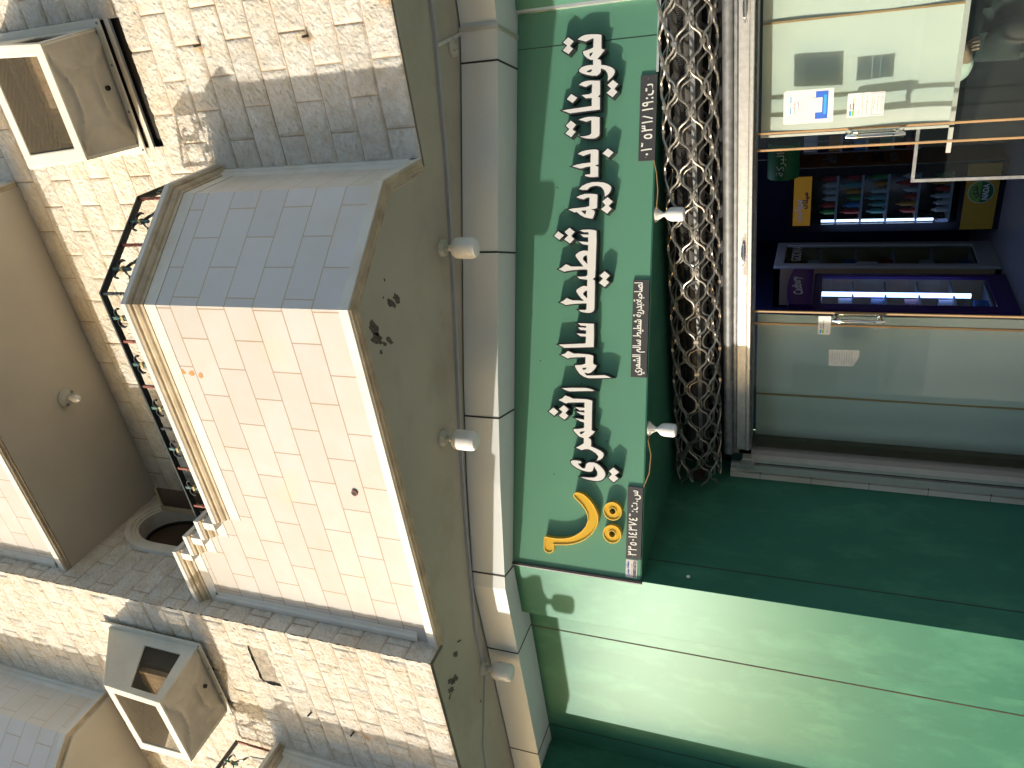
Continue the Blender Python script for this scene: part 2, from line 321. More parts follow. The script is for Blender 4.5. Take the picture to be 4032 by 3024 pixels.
# Arabic shaping for text objects (presentation forms, laid out left to right)
FM = {'ا': 'ﺍﺎﺍﺎ', 'ب': 'ﺏﺐﺑﺒ', 'ة': 'ﺓﺔﺓﺔ', 'ت': 'ﺕﺖﺗﺘ', 'ح': 'ﺡﺢﺣﺤ', 'خ': 'ﺥﺦﺧﺨ', 'د': 'ﺩﺪﺩﺪ', 'ر': 'ﺭﺮﺭﺮ', 'س': 'ﺱﺲﺳﺴ', 'ش': 'ﺵﺶﺷﺸ',
      'ص': 'ﺹﺺﺻﺼ', 'ط': 'ﻁﻂﻃﻄ', 'ل': 'ﻝﻞﻟﻠ', 'م': 'ﻡﻢﻣﻤ', 'ن': 'ﻥﻦﻧﻨ', 'و': 'ﻭﻮﻭﻮ', 'ي': 'ﻱﻲﻳﻴ', 'ى': 'ﻯﻰﻯﻰ', 'ع': 'ﻉﻊﻋﻌ', 'ض': 'ﺽﺾﺿﻀ',
      'ج': 'ﺝﺞﺟﺠ', 'ز': 'ﺯﺰﺯﺰ', 'ك': 'ﻙﻚﻛﻜ', 'ف': 'ﻑﻒﻓﻔ', 'ق': 'ﻕﻖﻗﻘ', 'ه': 'ﻩﻪﻫﻬ', 'ذ': 'ﺫﺬﺫﺬ'}
def ar(t):
    out = []
    for i, ch in enumerate(t):
        if ch not in FM: out.append(ch); continue
        p = i > 0 and t[i - 1] in FM and t[i - 1] not in 'اةدذرزوى'; q = i < len(t) - 1 and t[i + 1] in FM and ch not in 'اةدذرزوى'
        out.append(FM[ch][3 if p and q else 1 if p else 2 if q else 0])
    return ''.join(reversed(out))

def text(name, body, o, right, upv, width, height, m, parent, thick=0.0015, bold=0.0, space=1.0, **kw):
    """text fitted into a width x height box whose lower left corner is o"""
    cu = bpy.data.curves.new(name, 'FONT'); cu.body = body; cu.resolution_u = 3; cu.space_character = space
    to = bpy.data.objects.new(name, cu); C.objects.link(to)
    dg = bpy.context.evaluated_depsgraph_get(); me = bpy.data.meshes.new_from_object(to.evaluated_get(dg))
    bpy.data.objects.remove(to); bpy.data.curves.remove(cu)
    V = [v.co.copy() for v in me.vertices]; F = [tuple(p.vertices) for p in me.polygons]
    bpy.data.meshes.remove(me)
    if not V: return None
    x0 = min(v.x for v in V); x1 = max(v.x for v in V); y0 = min(v.y for v in V); y1 = max(v.y for v in V)
    o = Vector(o); r = Vector(right).normalized(); u = Vector(upv).normalized(); nn = r.cross(u)
    mb = MB(); k = 0
    for dx, dy in (((0, 0),) if bold == 0 else ((0, 0), (bold, 0), (0, bold), (bold, bold), (bold / 2, bold / 2))):
        vs = [o + r * ((v.x - x0) / (x1 - x0) * width + dx) + u * ((v.y - y0) / (y1 - y0) * height + dy) + nn * (thick + 0.0001 * k) for v in V]
        mb.add(vs, F); k += 1
    ob = mb.build(name, m, parent, **kw)
    return ob

# traced outlines of the sign lettering in metres on the sign plane
LETTERS = [('dot_pair',[(3.4652,3.1591),(3.4387,3.1243),(3.4126,3.1482),(3.3942,3.127),(3.3662,3.1548),(3.3906,3.1933),(3.4169,3.1647),(3.4373,3.1915)],[]),('letter',[(3.4467,3.0969),(3.4606,3.075),(3.4676,3.0516),(3.4677,3.0136),(3.4635,2.9727),(3.4573,2.9465),(3.3764,2.9445),(3.3677,2.9241),(3.3177,2.9707),(3.3127,2.9517),(3.3054,2.9457),(3.2825,2.9451),(3.2756,2.9131),(3.2633,2.881),(3.2481,2.8605),(3.2343,2.8567),(3.2188,2.8626),(3.2037,2.8751),(3.1843,2.9006),(3.2084,2.8983),(3.2303,2.9032),(3.2505,2.9182),(3.2623,2.9446),(3.2422,2.947),(3.2295,2.9554),(3.2226,2.9698),(3.2235,2.9962),(3.2322,3.0346),(3.2446,3.0674),(3.2541,3.0825),(3.2651,3.0842),(3.2776,3.0711),(3.285,3.0476),(3.2872,3.0182),(3.2864,2.9948),(3.3168,2.9955),(3.3197,3.0131),(3.3298,3.0339),(3.3493,3.0549),(3.3662,3.0618),(3.3728,3.0599),(3.3761,3.0379),(3.3808,3.0174),(3.3882,2.9963),(3.4444,2.9955),(3.4398,3.0159),(3.4289,3.0464)],[[(3.3627,2.9965),(3.3602,3.0126),(3.3542,3.0212),(3.3447,3.0201),(3.3368,3.0135),(3.3485,3.0035)],[(3.2619,3.0015),(3.2606,3.0176),(3.2529,3.0375),(3.2451,3.0261),(3.2446,3.0114),(3.2512,3.0027)]]),('dot_pair',[(3.1869,2.8669),(3.16,2.8346),(3.1337,2.8583),(3.1146,2.8382),(3.0858,2.8676),(3.1139,2.9054),(3.1366,2.8777),(3.16,2.9008)],[]),('letter',[(3.1763,3.0838),(3.1897,3.0633),(3.1945,3.0397),(3.1956,3.0102),(3.1891,2.9486),(3.1081,2.9466),(3.0971,2.9624),(3.0905,2.9476),(3.0199,2.9459),(3.01,3.1404),(3.0301,3.1892),(3.0346,3.1348),(3.0428,2.9985),(3.0916,2.9984),(3.0933,3.0389),(3.1131,3.0646),(3.1149,3.0172),(3.1218,2.9997),(3.1747,2.9974),(3.1696,3.0185),(3.1605,3.0404)],[]),('dot',[(3.1253,3.1336),(3.1002,3.0941),(3.0713,3.1235),(3.0962,3.1607)],[]),('letter',[(2.9671,3.0794),(2.975,3.0527),(2.9797,3.0201),(2.9781,2.9757),(2.972,2.9462),(2.8743,2.9438),(2.8621,2.9479),(2.852,2.9639),(2.8481,2.9815),(2.849,3.0082),(2.8535,3.0381),(2.8638,3.0712),(2.8647,3.0383),(2.8699,3.0087),(2.8789,2.997),(2.959,2.998),(2.957,3.0107),(2.9515,3.0313)],[]),('dot_pair',[(2.9642,3.1328),(2.9383,3.0983),(2.9114,3.1209),(2.8948,3.1004),(2.8643,3.1285),(2.889,3.1669),(2.914,3.1409),(2.9364,3.1647)],[]),('letter',[(2.7596,3.0826),(2.7724,3.0573),(2.779,3.0245),(2.7812,2.9859),(2.7798,2.9592),(2.7723,2.9487),(2.6903,2.9476),(2.6843,2.9702),(2.675,2.9478),(2.6149,2.9469),(2.6133,2.976),(2.616,3.0089),(2.621,3.0285),(2.6283,3.0346),(2.6305,3.0212),(2.6324,2.9979),(2.68,2.9984),(2.6771,3.0282),(2.6702,3.0611),(2.6722,3.0762),(2.6853,3.1174),(2.6939,3.0888),(2.6993,3.0527),(2.7024,2.998),(2.7582,2.9978),(2.755,3.018),(2.7458,3.0462)],[]),('dot',[(2.783,2.8887),(2.7563,2.853),(2.728,2.8829),(2.7543,2.9211)],[]),('letter',[(2.5426,3.069),(2.5618,3.0497),(2.5748,3.0199),(2.5825,2.9842),(2.5824,2.9455),(2.5768,2.9069),(2.5655,2.8801),(2.5523,2.8636),(2.5411,2.8604),(2.5231,2.8658),(2.5067,2.8786),(2.4906,2.9003),(2.5089,2.9023),(2.5287,2.9072),(2.5474,2.921),(2.5563,2.936),(2.5605,2.9598),(2.558,2.9836),(2.5516,3.0014),(2.5371,3.0161),(2.5375,3.0432)],[]),('dot_pair',[(2.4872,2.8825),(2.4597,2.8495),(2.4351,2.8753),(2.415,2.8556),(2.3867,2.8843),(2.4152,2.923),(2.4385,2.8945),(2.4616,2.9173)],[]),('letter',[(2.4934,3.0846),(2.5041,3.0636),(2.5116,3.0306),(2.5119,2.9945),(2.5086,2.9646),(2.5042,2.949),(2.4258,2.9492),(2.4204,2.9595),(2.4149,2.9908),(2.4094,2.9712),(2.3992,2.9635),(2.3809,2.9675),(2.3584,2.9766),(2.3602,2.9971),(2.368,3.0304),(2.3829,3.058),(2.4021,3.0827),(2.3996,3.0979),(2.4186,3.1381),(2.4241,3.1076),(2.4273,3.062),(2.4305,3.0227),(2.4362,3.0003),(2.4908,2.9994),(2.4886,3.018),(2.4793,3.0404),(2.4842,3.0632)],[[(2.4094,3.0555),(2.4105,3.0184),(2.3836,3.0247)]]),('dot',[(2.2823,3.2042),(2.2568,3.1659),(2.229,3.1964),(2.2541,3.2312)],[]),('dot_pair',[(2.3034,3.1276),(2.2784,3.094),(2.2527,3.1171),(2.2322,3.0961),(2.2056,3.1242),(2.2306,3.1617),(2.2553,3.1365),(2.2779,3.1601)],[]),('letter',[(2.2865,3.0605),(2.2899,3.0378),(2.2907,2.9985),(2.2874,2.9653),(2.282,2.9502),(2.2134,2.9479),(2.1274,2.9495),(2.041,2.9504),(1.9932,2.9529),(1.9795,2.9677),(1.97,2.9524),(1.8589,2.9516),(1.7916,2.9512),(1.7768,2.9578),(1.7677,2.9713),(1.7643,2.9926),(1.7671,3.0203),(1.7719,3.042),(1.7819,3.056),(1.7825,3.0329),(1.7814,3.0145),(1.789,3.0039),(1.8257,3.0038),(1.8233,3.0523),(1.8177,3.1141),(1.8121,3.1421),(1.8288,3.1831),(1.8375,3.1613),(1.8563,3.1398),(1.8431,3.0991),(1.8415,3.0219),(1.8602,3.0438),(1.8863,3.0659),(1.9038,3.0756),(1.9142,3.0696),(1.9276,3.0483),(1.9366,3.0271),(1.9334,3.0026),(1.9754,3.002),(1.9781,3.028),(1.9809,3.0525),(1.9953,3.0719),(1.9947,3.0375),(1.9972,3.0131),(2.006,3.0027),(2.0379,3.0028),(2.0408,3.011),(2.0406,3.0507),(2.0346,3.1122),(2.0301,3.1431),(2.0256,3.1585),(2.0416,3.1972),(2.0505,3.1777),(2.0734,3.147),(2.0586,3.1111),(2.0587,3.0297),(2.0843,3.0517),(2.1104,3.0737),(2.1279,3.0848),(2.138,3.0788),(2.1524,3.0592),(2.1595,3.035),(2.1579,3.0106),(2.1564,3.0021),(2.1938,3.0014),(2.1954,3.0115),(2.1999,3.0389),(2.2175,3.0661),(2.2158,3.0423),(2.2125,3.0028),(2.2427,3.0025),(2.2436,3.0322),(2.2611,3.0539),(2.2602,3.0281),(2.259,3.0008),(2.2742,3.0017),(2.2746,3.0314)],[[(2.1311,3.007),(2.1262,3.0251),(2.1132,3.0355),(2.0987,3.0321),(2.0741,3.0042)],[(1.9083,3.002),(1.9031,3.0172),(1.8883,3.0291),(1.8781,3.0258),(1.8566,3.0008)]]),('dot_pair',[(2.0297,2.8901),(2.004,2.8566),(1.9773,2.8804),(1.9608,2.8593),(1.931,2.8876),(1.9567,2.9252),(1.9835,2.8994),(2.0021,2.9224)],[]),('letter',[(1.6966,3.0605),(1.6961,2.9529),(1.6239,2.9503),(1.5463,2.9509),(1.5329,3.1479),(1.5523,3.1893),(1.558,3.1216),(1.5671,3.0051),(1.6117,3.003),(1.6133,3.0432),(1.6304,3.0659),(1.6286,3.0034),(1.6524,3.0024),(1.6535,3.041),(1.6693,3.0577),(1.6689,3.0034),(1.6799,3.003),(1.6823,3.04)],[]),('letter',[(1.486,3.1707),(1.4963,3.1425),(1.5131,3.1233),(1.4979,3.0844),(1.4988,3.0361),(1.4983,3.0082),(1.496,2.9773),(1.4911,2.9542),(1.4823,2.9515),(1.4375,2.952),(1.4282,2.9288),(1.4176,2.9325),(1.3959,2.9473),(1.38,2.9654),(1.3738,2.9807),(1.3776,3.0102),(1.3674,3.0038),(1.359,2.9928),(1.3615,2.9465),(1.3676,2.8733),(1.3634,2.858),(1.3536,2.8304),(1.3493,2.8698),(1.3424,2.9831),(1.3505,3.0112),(1.367,3.0395),(1.3901,3.0588),(1.4076,3.0701),(1.4225,3.0744),(1.4234,3.0563),(1.4273,3.0253),(1.4365,3.0032),(1.4799,3.0032),(1.4767,3.0419),(1.4707,3.1074),(1.4639,3.1229)],[[(1.4115,2.9939),(1.4069,3.0248),(1.3995,3.0231),(1.3939,3.0152),(1.3975,3.0029),(1.4038,2.9969)]]),('letter',[(1.2659,3.1604),(1.2729,3.0846),(1.2758,3.022),(1.2766,2.994),(1.273,2.9691),(1.2681,2.9505),(1.2619,2.9396),(1.2575,2.9905),(1.2478,3.1078),(1.2526,3.1284)],[]),('letter',[(1.1856,3.1829),(1.1988,3.156),(1.2184,3.1373),(1.2084,3.1022),(1.2004,3.0847),(1.2027,3.0361),(1.203,3.008),(1.2014,2.9768),(1.1955,2.9525),(1.106,2.9529),(1.0015,2.952),(0.9941,2.9311),(0.9795,2.9406),(0.9476,2.9742),(0.9413,2.9584),(0.9294,2.9535),(0.8919,2.9532),(0.8817,2.9197),(0.868,2.8853),(0.8528,2.8679),(0.839,2.8675),(0.823,2.8749),(0.8092,2.89),(0.8008,2.9131),(0.8203,2.9027),(0.8326,2.903),(0.8496,2.9189),(0.8654,2.9473),(0.8726,2.9694),(0.8709,2.9944),(0.8621,3.0162),(0.8756,3.056),(0.8903,3.0295),(0.9097,3.0031),(0.9436,3.0029),(0.9517,3.0339),(0.9727,3.0596),(0.99,3.0742),(0.9987,3.0734),(1.0008,3.0476),(1.0059,3.0225),(1.0127,3.0029),(1.0479,3.003),(1.0563,3.033),(1.0713,3.0664),(1.0701,3.0333),(1.0657,3.0034),(1.0956,3.0031),(1.1004,3.0292),(1.1172,3.0578),(1.1139,3.0029),(1.1297,3.0032),(1.1279,3.0376),(1.1451,3.0656),(1.1449,3.0254),(1.1449,3.0036),(1.1815,3.0034),(1.1771,3.0669),(1.173,3.1142),(1.1661,3.13)],[[(0.9903,2.9955),(0.9875,3.0221),(0.9796,3.032),(0.972,3.0312),(0.9665,3.0232),(0.9787,3.0062)]]),('dot',[(1.1319,3.2183),(1.1076,3.1832),(1.0783,3.2106),(1.1034,3.2492)],[]),('dot_pair',[(1.1524,3.1456),(1.129,3.1118),(1.1019,3.1342),(1.085,3.1125),(1.0568,3.1384),(1.0801,3.1779),(1.1076,3.1528),(1.1265,3.1771)],[]),('letter',[(0.7806,3.0891),(0.7873,3.0749),(0.7892,3.0495),(0.787,3.0241),(0.7799,3.017),(0.7733,3.0207),(0.7699,3.0396),(0.7581,3.033),(0.7441,3.0169),(0.7392,3.0041),(0.7409,2.9931),(0.7533,2.9871),(0.7691,2.9843),(0.7795,2.9735),(0.7847,2.9611),(0.7866,2.933),(0.781,2.911),(0.7678,2.889),(0.7496,2.8699),(0.7295,2.8555),(0.7114,2.852),(0.6923,2.8577),(0.6751,2.8743),(0.6656,2.8989),(0.6638,2.9301),(0.6687,2.9773),(0.6784,3.0186),(0.6804,2.9997),(0.6813,2.9619),(0.6846,2.9306),(0.6943,2.9121),(0.709,2.9046),(0.7274,2.9066),(0.7477,2.9196),(0.7636,2.9309),(0.7463,2.9336),(0.7302,2.9395),(0.7229,2.9503),(0.7206,2.9722),(0.7261,3.0102),(0.7394,3.0485),(0.7568,3.0775),(0.7713,3.0889)],[]),('dot_pair',[(0.766,2.7995),(0.7392,2.7612),(0.715,2.7884),(0.6961,2.764),(0.6681,2.7954),(0.6943,2.8299),(0.7207,2.8075),(0.7385,2.828)],[])]
HOOK = [(0.546,3.0732),(0.5594,3.0671),(0.5675,3.0512),(0.5673,3.0257),(0.5564,2.9968),(0.5334,2.9646),(0.4964,2.9322),(0.4551,2.9091),(0.4157,2.8972),(0.3778,2.8978),(0.3348,2.9126),(0.2899,2.94),(0.2529,2.9774),(0.2244,3.0216),(0.2053,3.0664),(0.1925,3.1117),(0.1812,3.2034),(0.1535,3.2036),(0.1331,3.2092),(0.1188,3.2288),(0.1187,3.2521),(0.1308,3.2707),(0.1497,3.276),(0.225,3.2754),(0.2331,3.2639),(0.2295,3.2306),(0.2298,3.1811),(0.2365,3.1321),(0.2508,3.0868),(0.272,3.0484),(0.3027,3.0104),(0.3415,2.9825),(0.3815,2.9675),(0.419,2.9715),(0.4549,2.9882),(0.4865,3.0144),(0.5171,3.0502),(0.534,3.0682)]

# ---------------------------------------------------------------- rock-faced walls (real relief)
rng = np.random.RandomState(3)
def vnoise(u, v, f, seed):
    r = np.random.RandomState(seed); n = 257; g = r.rand(n, n)
    x = u * f; y = v * f; xi = np.floor(x).astype(int); yi = np.floor(y).astype(int); fx = x - xi; fy = y - yi
    fx = fx * fx * (3 - 2 * fx); fy = fy * fy * (3 - 2 * fy); xi %= 256; yi %= 256
    return (g[xi, yi] * (1 - fx) + g[xi + 1, yi] * fx) * (1 - fy) + (g[xi, yi + 1] * (1 - fx) + g[xi + 1, yi + 1] * fx) * fy
def rock_wall(name, axis, plane, out, u0, u1, z0, z1, phase, parent, material, holes=(), step=0.0105, amp=0.0125, label=None):
    nu = int((u1 - u0) / step) + 1; nz = int((z1 - z0) / step) + 1
    u = np.linspace(u0, u1, nu); z = np.linspace(z0, z1, nz); U, Z = np.meshgrid(u, z, indexing='ij')
    row = np.floor((Z - 3.78) / 0.1875).astype(int); fz = (Z - 3.78) / 0.1875 - row
    uu = (U + phase + np.where(row % 2 == 0, 0.1875, 0)) / 0.375; col = np.floor(uu).astype(int); fu = uu - col
    ed = np.minimum(np.minimum(fu, 1 - fu) * 0.375, np.minimum(fz, 1 - fz) * 0.1875)
    sid = (row * 131 + col * 57) % 997; sr = rng.rand(997); off = sr[sid]; so = sid * 3.7
    a = vnoise(U + so, Z + 50, 11, 1); b = vnoise(U * 1.0 + Z * 0.6 + so, Z - U * 0.5 + 60, 27, 2); c = vnoise(U * 0.8 + so + Z, (Z + 70 - U) * 1.2, 50, 4)
    h = 0.35 * (1 - np.abs(2 * a - 1)) + 0.45 * (1 - np.abs(2 * b - 1)) + 0.55 * c + 0.12 * off
    tap = np.clip(ed / 0.03, 0, 1); tap = tap * (2 - tap)
    D = np.where(ed < 0.003, -0.001, 0.001 + amp * h * tap)
    if axis == 'x': P = np.stack([U, plane + out * D, Z], -1)
    else: P = np.stack([plane + out * D, U, Z], -1)
    idx = np.arange(nu * nz).reshape(nu, nz); q = np.stack([idx[:-1, :-1], idx[1:, :-1], idx[1:, 1:], idx[:-1, 1:]], -1)
    uc = (U[:-1, :-1] + U[1:, 1:]) / 2; zc = (Z[:-1, :-1] + Z[1:, 1:]) / 2; keep = np.ones(uc.shape, bool)
    for fn in holes: keep &= ~fn(uc, zc)
    q = q[keep].reshape(-1, 4)
    flip = (axis == 'x') == (out > 0)
    if flip: q = q[:, ::-1]
    me = bpy.data.meshes.new(name); me.from_pydata(P.reshape(-1, 3).tolist(), [], q.tolist()); me.materials.append(material); me.update()
    o = bpy.data.objects.new(name, me); C.objects.link(o); o.parent = parent
    if label: o['label'] = label
    for p in me.polygons: p.use_smooth = False
    return o
def rect_hole(a0, a1, b0, b1): return lambda u, z: (u > a0) & (u < a1) & (z > b0) & (z < b1)

BLD = thing('apartment_building', 'pale stone apartment building with rock-faced walls and marble balconies above the shop', 'building')
ZS = 3.78
WALLY = 3.965; MASSX = -3.828; MASSY = 2.812
# cooler openings and the missing stone
arch_hole = lambda u, z: ((u - 3.60) ** 2 / 0.27 ** 2 + np.maximum(z - 6.62, 0) ** 2 / 0.38 ** 2 < 1) & (z > 4.6)
arch2_hole = lambda u, z: ((u + 2.85) ** 2 / 0.80 ** 2 + np.maximum(z - 5.95, 0) ** 2 / 0.50 ** 2 < 1) & (z > 4.6)
rock_wall('main_wall', 'x', WALLY, -1, MASSX, 1.3, ZS, 7.13, 0.2 + 37.5, BLD, M['rock_x'], [rect_hole(-0.77, 0.0, 5.625, 6.55), arch2_hole])
rock_wall('main_wall', 'x', WALLY, -1, -0.97, 1.3, 7.13, 8.9, 0.2 + 37.5, BLD, M['rock_x'])
rock_wall('projecting_wall', 'x', MASSY, -1, -7.2, MASSX + 0.008, ZS, 9.1, 0.12 + 37.5, BLD, M['rock_x'], [rect_hole(-4.44, -4.056, 5.14, 5.312), rect_hole(-4.85, -4.2, 5.78, 6.6)])
rock_wall('return_wall', 'y', MASSX, 1, MASSY - 0.009, WALLY, ZS, 9.1, 37.6, BLD, M['rock_y'], [arch_hole])
# solid backing of the walls
mb = MB(); mb.box(MASSX, 1.3, 4.15, 4.3, ZS + 0.1, 9); mb.box(-7.2, MASSX - 0.2, 2.98, 3.1, ZS + 0.1, 9.1); mb.box(MASSX - 0.2, MASSX - 0.17, 2.98, 4.3, ZS + 0.1, 9.1)
mb.build('wall_core', M['dark_in'], BLD)
MB().box(-0.80, 0.03, 4.0, 4.05, 5.5, 6.6).build('opening_back', M['dark_in'], BLD)
MB().box(-4.46, -4.03, MASSY + 0.004, 2.9, 5.12, 5.33).build('missing_stone_bed', M['concrete'], BLD, label='square of rough grey mortar where one facing stone is missing')

# soffit under the building
so = [(-7.2, 1.78), (-5.72, 1.80), (-5.26, 2.38), (-5.26, 2.84), (-3.86, 2.84), (-3.86, 2.985), (-1.45, 2.985), (-0.99, 3.54), (-0.99, 3.98), (1.3, 3.985), (1.3, 5.4), (-7.2, 5.4)]
MB().prism(so, pZ(ZS - 0.004), 0, 0.09).build('soffit', M['soffit'], BLD, label='grey green painted soffit with peeling patches')
# bare patches where the paint has come off the soffit, and drips
def blob(cx, cy, rx, ry, rot, z, seed, n=16):
    r = random.Random(seed); pts = []
    for k in range(n):
        a = 2 * math.pi * k / n; q = 1 + r.uniform(-0.35, 0.3)
        x = math.cos(a) * rx * q; y = math.sin(a) * ry * q
        pts.append((cx + x * math.cos(rot) - y * math.sin(rot), cy + x * math.sin(rot) + y * math.cos(rot)))
    return pts
for i, (x, y, rx, ry, ro) in enumerate([(-1.60, 3.10, 0.055, 0.03, 2.6), (-1.66, 3.10, 0.055, 0.03, 2.2), (-1.55, 3.31, 0.042, 0.02, 2.4), (-1.555, 3.375, 0.042, 0.022, 2.4), (-1.73, 3.215, 0.035, 0.018, 2.6), (-1.72, 3.16, 0.02, 0.01, 2.2), (-1.745, 3.11, 0.012, 0.012, 0), (-4.06, 3.10, 0.05, 0.02, 2.5), (-4.19, 2.98, 0.06, 0.022, 2.5), (-4.24, 2.95, 0.05, 0.02, 2.4), (-4.22, 3.03, 0.045, 0.02, 2.5), (-4.02, 3.18, 0.035, 0.007, 2.2), (-4.27, 2.92, 0.02, 0.012, 1.0), (-1.49, 3.25, 0.006, 0.005, 0), (-1.41, 3.30, 0.008, 0.005, 0), (-4.75, 3.27, 0.014, 0.008, 2)]):
    MB().prism(blob(x, y, rx, ry, ro, 0, i), pZ(ZS - 0.0065), 0, 0.002).build('peeled_patch', M['chip'], BLD)

# ---------------------------------------------------------------- balconies
COPING = [(0.066, 0.0), (0.066, -0.032), (0.058, -0.036), (-0.02, -0.036), (-0.14, -0.03), (-0.14, 0.0)]
COVE = [(0.057, -0.0365), (0.050, -0.048), (0.036, -0.052), (0.036, -0.066), (0.026, -0.078), (0.014, -0.084), (0.010, -0.100), (-0.01, -0.100), (-0.01, -0.0365)]
FRIEZE = [(0.004, -0.1005), (0.004, -0.185), (-0.01, -0.185), (-0.01, -0.1005)]
BASE = [(-0.02, 0.056), (0.030, 0.054), (0.030, 0.0), (0.024, -0.002), (-0.12, 0.004), (-0.12, 0.05)]
UNDER = [(0.020, -0.0035), (0.012, -0.008), (0.004, -0.0035), (-0.008, -0.008), (-0.014, -0.014), (-0.024, -0.0085), (-0.036, -0.010), (-0.042, -0.015), (-0.05, -0.010), (-0.06, 0.003)]
def balcony(xr, yw, xl, z0, ztop, steps=False, lab=None):
    """plan: left front, front/chamfer corner, chamfer/side corner, wall"""
    bal = bpy.data.objects.new('balcony', None); C.objects.link(bal); bal.parent = BLD
    if lab: bal['label'] = lab
    yf = yw - 0.995; xc = xr - 0.465; ys = yw - 0.43
    plan = [(xl, yf), (xc, yf), (xr, ys), (xr, yw)]
    zt = ztop - 0.02
    if steps:
        prof = [(xl, z0 + 0.05), (xc, z0 + 0.05), (xc, zt), (-3.03, zt), (-3.03, zt + 0.17), (-3.19, zt + 0.17), (-3.19, zt + 0.34), (-3.36, zt + 0.34), (-3.36, zt + 0.50), (xl, zt + 0.50)]
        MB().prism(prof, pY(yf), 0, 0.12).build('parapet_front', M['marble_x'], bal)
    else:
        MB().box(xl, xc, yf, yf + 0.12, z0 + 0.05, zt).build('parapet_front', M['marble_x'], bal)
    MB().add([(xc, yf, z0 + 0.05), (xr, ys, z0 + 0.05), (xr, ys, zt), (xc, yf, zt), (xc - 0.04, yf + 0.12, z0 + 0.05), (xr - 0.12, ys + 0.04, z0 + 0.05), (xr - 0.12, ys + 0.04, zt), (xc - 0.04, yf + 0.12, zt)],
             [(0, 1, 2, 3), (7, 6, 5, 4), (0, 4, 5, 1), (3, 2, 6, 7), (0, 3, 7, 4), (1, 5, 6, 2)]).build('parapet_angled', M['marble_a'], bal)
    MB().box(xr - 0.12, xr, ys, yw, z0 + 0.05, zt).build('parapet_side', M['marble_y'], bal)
    MB().sweep([(o, z0 + z) for o, z in BASE], plan).build('base_band', M['marble_trim'], bal)
    MB().sweep([(o, z0 + z) for o, z in UNDER], plan).build('base_moulding', M['grime_shade_trim'], bal)
    def crown(pl, dz):
        for nm_, pr_, mm_ in (('coping', COPING, M['marble_trim']), ('coping_cove', COVE, M['grime_shade_trim']), ('frieze', FRIEZE, M['marble_trim'])):
            MB().sweep([(o, ztop + dz + z) for o, z in pr_], pl).build(nm_, mm_, bal)
    if steps:
        crown([(-2.985, yf)] + plan[1:], 0)
        for k, (a, b) in enumerate(((-3.155, -3.04), (-3.325, -3.20), (xl, -3.37))):
            crown([(a, yf), (b + 0.045, yf)], 0.168 * (k + 1))
            # riser block facing right
            MB().box(b - 0.01, b + 0.047, yf - 0.066, yf + 0.14, ztop + 0.168 * k - 0.002, ztop + 0.168 * (k + 1) - 0.075).build('step_riser', M['marble_trim'], bal)
    else:
        crown(plan, 0)
    # vertical trim where the side meets the wall
    tr = [(0.0, 0), (0.030, 0), (0.030, -0.060), (0.020, -0.072), (0.020, -0.092), (0.008, -0.108), (0.0, -0.115)]
    MB().prism([(xr + a, yw + 0.03 + b) for a, b in tr], pZ(z0 + 0.02), 0, ztop - z0 - 0.10).build('wall_trim', M['marble_trim'], bal)
    MB().prism([(xl - 0.2, yf + 0.02), (xc, yf + 0.02), (xr - 0.02, ys), (xr - 0.02, yw + 0.1), (xl - 0.2, yw + 0.1)], pZ(z0 + 0.09), 0, 0.07).build('floor_slab', M['soffit_up'], bal)
    return bal
B1 = balcony(-0.965, WALLY - 0.01, MASSX, 3.785, 5.262, True, 'marble clad balcony above the green shop sign with a stepped left end')
B2 = balcony(-0.965, WALLY - 0.01, MASSX, 7.15, 8.6, False, 'upper marble clad balcony seen from below, beige underside with a bare bulb')
B3 = balcony(-5.20, MASSY, -7.2, 7.31, 8.8, False, 'upper balcony on the projecting wall left of the air cooler')
B4 = balcony(-5.25, MASSY, -7.2, 3.785, 5.45, False, 'lower balcony on the projecting wall at the left edge')
for bl, pl, z in ((B2, [(MASSX, 2.985), (-1.44, 2.985), (-0.98, 3.55), (-0.98, WALLY + 0.02), (MASSX, WALLY + 0.02)], 7.135), (B3, [(-7.2, 1.84), (-5.68, 1.84), (-5.215, 2.40), (-5.215, MASSY + 0.02), (-7.2, MASSY + 0.02)], 7.275)):
    MB().prism(pl, pZ(z), 0, 0.12).build('underside', M['soffit_up'], bl, label='smooth beige painted underside')
# left end trim of the balcony fronts against the projecting wall
for bl, z0, z1 in ((B1, 3.93, 5.60), (B2, 7.27, 8.4)):
    MB().prism([(MASSX + 0.015 + a, 2.972 - b) for a, b in ((0, 0), (0, 0.028), (0.035, 0.028), (0.05, 0.016), (0.075, 0.016), (0.085, 0.0))], pZ(z0), 0, z1 - z0).build('wall_trim', M['marble_trim'], bl)
# dowel scars and a weep pipe on the first balcony front
for i, (x, z) in enumerate(((-1.86, 5.07), (-1.865, 5.005), (-1.875, 4.94))):
    MB().prism(blob(x, z, 0.018, 0.02, 0, 0, 40 + i, 12), pY(WALLY - 0.01 - 0.995 - 0.002), 0, 0.001).build('dowel_scar', M['rust'], B1)
px, pz = -2.615, 4.09
MB().lathe([(0, 0.021), (0.010, 0.021), (0.010, 0.016), (-0.02, 0.016)], (px, 2.958, pz), (0, -1, 0), 20).build('weep_pipe', M['iron_red'], B1, smooth=True)
MB().lathe([(0, 0.0155), (0.003, 0.0155)], (px, 2.95, pz), (0, -1, 0), 20).build('weep_pipe_hole', M['dark_in'], B1)
# iron spikes with rust and soot on the rock face
for i, (x, y, z, r) in enumerate(((-0.235, WALLY, 4.33, 0.05), (-0.21, WALLY, 5.09, 0.03), (-4.77, MASSY, 4.60, 0.03), (-4.66, MASSY, 4.94, 0.02))):
    MB().tube([(x, y, z), (x, y - 0.05, z + 0.01)], 0.008, 6).build('iron_stub', M['iron'], BLD)

